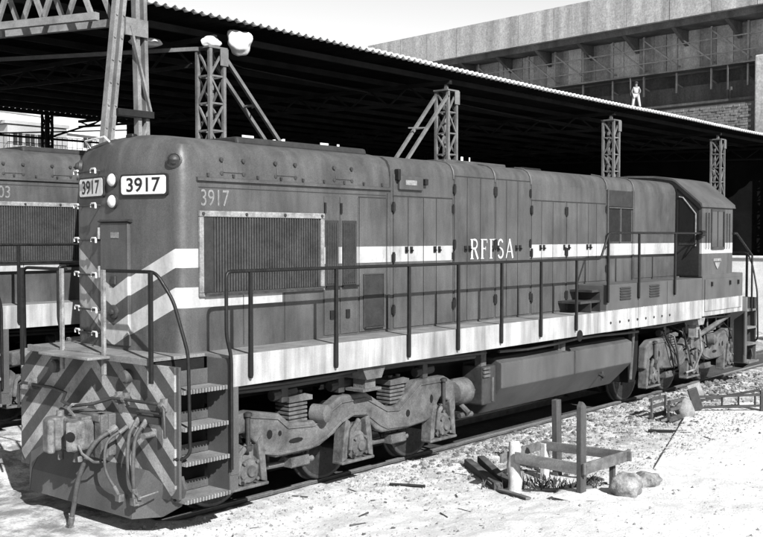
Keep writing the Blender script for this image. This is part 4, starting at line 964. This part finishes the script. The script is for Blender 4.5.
# ------------------------------------------------------------------ white wall beyond the far end of the train
m = MB(); m.box(24.5, 24.8, 1.3, 4.0, ZG, 2.2); m.box(24.44, 24.86, 1.25, 4.05, 2.2, 2.28); m.box(24.8, 40, 1.3, 1.6, ZG, 2.2)
tag(m.build('low_wall', 'plaster', bevel=.02), 'low white plastered wall beyond the far cab at right edge', 'wall')
m = MB(); m.lathe([(0, .28), (.02, .29), (.3, .28), (.32, .295), (.34, .28), (.62, .28), (.64, .295), (.86, .29), (.88, .27)], (22.6, .9, ZG), (0, 0, 1), 18)
tag(m.build('oil_drum', 'black_steel', smooth=40), 'dark steel drum standing before the low white wall', 'drum')
# ------------------------------------------------------------------ foreground: stakes and planks
def gz(x, y): return gh(x, y)
fr = thing('plank_enclosure', 'small square enclosure of planks nailed to wooden stakes on the sand', 'barrier', (3.8, -2.9, 0))
def L(x, y, z): return (x - 3.8, y + 2.9, z)
def stake(x, y, z1, wx, wy, mat, label=None, point=True, lean=(0, 0)):
    z0 = gz(x, y) - .1; mm = MB(); ax, ay, _ = L(x, y, 0); dx, dy = lean
    q = [(-wx, -wy), (wx, -wy), (wx, wy), (-wx, wy)]
    vs = [(ax + a, ay + b, z0) for a, b in q] + [(ax + a * .95 + dx, ay + b + dy, z1 - (.06 if point else 0)) for a, b in q] + [(ax + a * .35 + dx, ay + b * .8 + dy, z1 + (.0 if a < 0 else -.02)) for a, b in q]
    mm.add(vs, [(3, 2, 1, 0), (8, 9, 10, 11)] + [(i + 4 * k, (i + 1) % 4 + 4 * k, 4 + (i + 1) % 4 + 4 * k, 4 + i + 4 * k) for k in (0, 1) for i in range(4)])
    o = mm.build('stake', mat, fr, bevel=.006)
    if label: o['label'] = label
    return o
stake(3.40, -3.33, 1.06, .062, .03, 'wood_dark', 'tall dark pointed stake at the front', lean=(.01, .01))
stake(4.40, -2.44, .87, .06, .035, 'wood_dark', 'shorter dark stake at the back', False, (-.02, .01))
m = MB(); ax, ay, _ = L(3.38, -2.47, 0); m.tube([(ax + .01 * math.sin(k), ay + .012 * math.cos(k * 1.7), -.12 + k * .09) for k in range(8)], .07, 9, [.085, .08, .082, .075, .08, .07, .074, .06]); o = m.build('stake', 'wood_pale', fr, smooth=60); o['label'] = 'thick pale round stake with peeling bark'
stake(4.17, -2.40, .36, .06, .03, 'wood_pale', None, False)
stake(4.14, -3.32, .33, .028, .028, 'wood_dark', None, False)
def plank(p0, p1, h, mat):
    mm = MB(); mm.bar(L(*p0), L(*p1), .028, h); return mm.build('plank', mat, fr, bevel=.005)
plank((3.28, -2.54, .35), (3.37, -3.42, .31), .13, 'wood_mid')
plank((3.33, -3.395, .33), (4.30, -3.46, .34), .13, 'wood_mid')
plank((4.16, -2.36, .33), (4.22, -3.52, .34), .11, 'wood_mid')
plank((3.2, -2.40, .33), (4.3, -2.345, .33), .10, 'wood_mid')
for p0, p1 in (((3.55, -2.75, .0), (3.62, -3.3, .02)), ((3.45, -3.0, -.0), (3.9, -3.2, .03)), ((3.3, -2.3, .02), (3.0, -2.9, .0))):
    mm = MB(); mm.bar((p0[0], p0[1], gz(*p0[:2]) + .02), (p1[0], p1[1], gz(*p1[:2]) + .02), .07, .025); i0 = len(bpy.data.objects)
    tag(mm.build('board_scrap', 'wood_mid', bevel=.004), {3.55: 'loose board lying inside the plank enclosure behind the tall stake', 3.45: 'short board scrap lying against the foot of the tall stake', 3.3: 'thin board scrap lying in front of the thick pale stake'}[p0[0]], 'board', 'loose board scraps')
# mound of cement at the foot of the tall stake
m = MB(); m.blob((3.38, -3.36, gz(3.4, -3.35) - .005), .30, 5, .35, 22, 10, (1, 1.1, .14), 2.5); tag(m.build('cement_mound', 'slab_concrete', smooth=60), 'flat splash of pale cement round the foot of the tall stake', 'cement')
# two dark timbers
for i, (a, b) in enumerate((((4.10, -1.30), (3.33, -2.28)), ((4.22, -1.42), (3.50, -2.30)))):
    mm = MB(); za = gz(*a) + .05 + .05 * i; zb = gz(*b) + .045; mm.bar((a[0], a[1], za), (b[0], b[1], zb), .10, .09)
    tag(mm.build('timber', 'sleeper_wood', bevel=.01), ['dark timber beam lying on sand, the one nearer the camera of a pair', 'dark timber beam lying on sand, the one nearer the rail of a pair'][i], 'timber', 'dark timbers by the stakes')
# boulders
m = MB(); m.blob((3.72, -3.70, gz(3.72, -3.7) + .09), .165, 11, .32, 26, 18, (1.15, 1.05, .9), 1.9); tag(m.build('boulder', 'rock', smooth=60), 'rounded rough boulder, the nearer and larger of two', 'rock', 'boulders by the stakes')
m = MB(); m.blob((4.42, -3.62, gz(4.42, -3.6) + .05), .15, 23, .4, 22, 16, (1.3, 1.0, .7), 1.9); tag(m.build('boulder', 'rock', smooth=60), 'flatter paler boulder behind the rounded one', 'rock', 'boulders by the stakes')
# weeds
m = MB()
for k in range(170):
    cx_, cy_ = random.choice([(3.75, -2.75), (3.95, -3.1), (3.5, -2.25), (3.85, -2.55)]); x = cx_ + random.gauss(0, .13); y_ = cy_ + random.gauss(0, .13); z = gz(x, y_); a = random.random() * 6.3; h = .05 + .1 * random.random()
    dx, dy = math.cos(a) * .012, math.sin(a) * .012; lx, ly = random.gauss(0, .05), random.gauss(0, .05)
    m.add([(x - dx, y_ - dy, z), (x + dx, y_ + dy, z), (x + lx, y_ + ly, z + h), (x + lx * .5 - dy, y_ + ly * .5 + dx, z + h * .6)], [(0, 1, 2), (1, 3, 2)])
tag(m.build('weeds', 'weed'), 'sparse dark weeds growing between the stakes', 'weeds', kind='stuff')
# ------------------------------------------------------------------ broken iron frame and crate by the slab
bf = thing('broken_bench', 'broken iron bench frame with upright end plates lying on the slab edge', 'bench', (10.1, -2.4, 0))
A = Vector((9.72, -1.98, -.0)); B = Vector((10.42, -2.82, 0)); dd = (B - A).normalized(); nn = Vector((-dd.y, dd.x, 0))
def F(p): return (p.x - 10.1, p.y + 2.4, p.z)
m = MB(); m.bar(F(A + Vector((0, 0, .0))), F(A - dd * .12 + Vector((0, 0, .36))), .16, .05, nn); m.build('end_plate', 'dark_steel', bf, bevel=.01)
m = MB(); m.bar(F(B + Vector((0, 0, -.02))), F(B + Vector((0, 0, .33))), .17, .05, nn); m.build('end_plate', 'dark_steel', bf, bevel=.01)
for z0, z1, o in ((.22, .26, 0), (.04, .08, 0), (.10, .30, .25)):
    m = MB(); m.bar(F(A + nn * o + Vector((0, 0, z0))), F(B + nn * o + Vector((0, 0, z1))), .035, .035); m.build('rail', 'dark_steel', bf)
for t in (.35, .6, .85):
    p = A + dd * (t * 1.09); m = MB(); m.bar(F(p + Vector((0, 0, .05))), F(p + Vector((0, 0, .25))), .025, .025); m.build('spindle', 'dark_steel', bf)
m = MB(); q = A + dd * .04 + nn * .12; m.bar(F(q + Vector((0, 0, .12))), F(q - dd * .1 + Vector((0, 0, .42))), .22, .02, nn); m.build('slat_panel', 'bare_metal', bf)
cr = thing('crate', 'small broken crate with pale bundle lying beside the track', 'crate', (8.95, -1.75, 0))
for z in (.02, .16, .28):
    m = MB(); m.box(-.28, .25, -.22, -.19, z - .05, z); m.build('slat', 'sleeper_wood', cr)
    m = MB(); m.box(-.28, .25, .13, .16, z - .05, z); m.build('slat', 'sleeper_wood', cr)
for x in (-.28, .22):
    for y_ in (-.185, .10): 
        m = MB(); m.box(x, x + .03, y_, y_ + .028, -.06, .28); m.build('corner_post', 'sleeper_wood', cr)
m = MB(); m.box(-.35, .3, -.24, -.221, -.05, .0); m.build('bottom_board', 'sleeper_wood', cr)
m = MB(); m.blob((9.18, -1.98, .07), .17, 31, .3, 16, 10, (.9, .9, 1.1)); tag(m.build('sack', 'sack', smooth=60), 'pale rounded sack beside the broken crate', 'sack')
m = MB(); m.bar((7.7, -2.05, gz(7.7, -2.05) + .02), (7.95, -2.55, gz(7.95, -2.55) + .02), .06, .05); tag(m.build('iron_bar', 'black_steel', bevel=.01), 'short dark iron bar lying on sand beyond the stakes', 'bar')
m = MB(); m.bar((2.55, -1.28, gz(2.55, -1.28) + .02), (2.8, -1.62, gz(2.8, -1.6) + .02), .035, .03); tag(m.build('scrap_rod', 'black_steel', bevel=.008), 'thin dark scrap rod on sand near the front truck', 'rod')
# ------------------------------------------------------------------ loose stones
m = MB(); cnt = 0
while cnt < 13000:
    r = random.random()
    if r < .55: x = random.uniform(2.2, 16); y_ = -.72 - abs(random.gauss(0, .75))
    elif r < .8: x = random.uniform(4.5, 10); y_ = random.uniform(-3.2, -.7)
    elif r < .9: x = random.uniform(-2.5, 3); y_ = -.7 - abs(random.gauss(0, .8))
    else: x = random.uniform(-2, 9); y_ = random.uniform(-5.5, -.7)
    sz = random.choice((.006, .008, .010, .012, .014, .018, .026)) * random.uniform(.7, 1.2)
    z = gh(x, y_)
    if y_ < -1.8 and x > 6 and y_ < -1.77 - (9.83 - x) * .333: z = max(z, -.015)
    a = random.random() * 6.3; ca, sa = math.cos(a) * sz, math.sin(a) * sz
    m.add([(x + ca, y_ + sa, z), (x - sa, y_ + ca * .8, z), (x - ca * .9, y_ - sa, z), (x + sa, y_ - ca, z), (x + ca * .3, y_ + sa * .4, z + sz * random.uniform(.6, 1.1)), (x - ca * .4, y_ - sa * .2, z + sz * .7)],
          [(0, 1, 4), (1, 5, 4), (1, 2, 5), (2, 3, 5), (3, 4, 5), (3, 0, 4)]); cnt += 1
tag(m.build('gravel', 'stone'), 'loose gravel scattered along the track', 'gravel', kind='stuff')

m = MB()
for k in range(110):
    x = random.uniform(-1.5, 11); y_ = -.75 - abs(random.gauss(0, 1.3)); a = random.random() * 3.14; l = random.choice((.015, .02, .03, .05, .09)); r_ = random.choice((.004, .006, .009)); z = max(gh(x, y_), -.015 if (x > 6 and y_ < -1.77 - (9.83 - x) * .333) else -9) + r_ * .6
    m.bar((x - math.cos(a) * l, y_ - math.sin(a) * l, z), (x + math.cos(a) * l, y_ + math.sin(a) * l, z + .004), r_ * 2, r_ * 1.5)
tag(m.build('twigs', 'sleeper_wood'), 'dark twigs and splinters littering the sand', 'litter', kind='stuff')

for (x, y_, z, r_, sq, sd_, lab) in ((7.86, 8.05, 6.98, .17, (1.5, .8, .8), 41, 'white puffy lump lying on top of the first lattice column'),
                              (6.72, 8.75, 6.90, .15, (2.2, 2.2, .7), 47, 'ragged white lump on the tie beam left of the first lattice column'),
                              (8.62, 8.0, 7.08, .29, (1.1, .8, 1.0), 53, 'large white puffy lump under the eave right of the first lattice column')):
    m = MB(); m.blob((x, y_, z), r_ * .95, sd_, .35, 26, 18, sq, 1.4)
    tag(m.build('white_lump', 'plaster', smooth=50), lab, 'lump', 'white lumps about the first column')

m = MB()
for k in range(700):
    x = random.uniform(3.5, 15); y_ = -.66 - abs(random.gauss(0, .7)); sz = random.uniform(.014, .04); z = max(gh(x, y_), -.015 if (x > 6 and y_ < -1.77 - (9.83 - x) * .333) else -9)
    m.blob((x, y_, z + sz * .25), sz, k, .7, 5, 4, (random.uniform(.8, 1.5), random.uniform(.8, 1.3), .7), 2.0)
tag(m.build('rubble', 'rubble_dark'), 'coarse dark rubble lying along the near rail', 'rubble', kind='stuff')
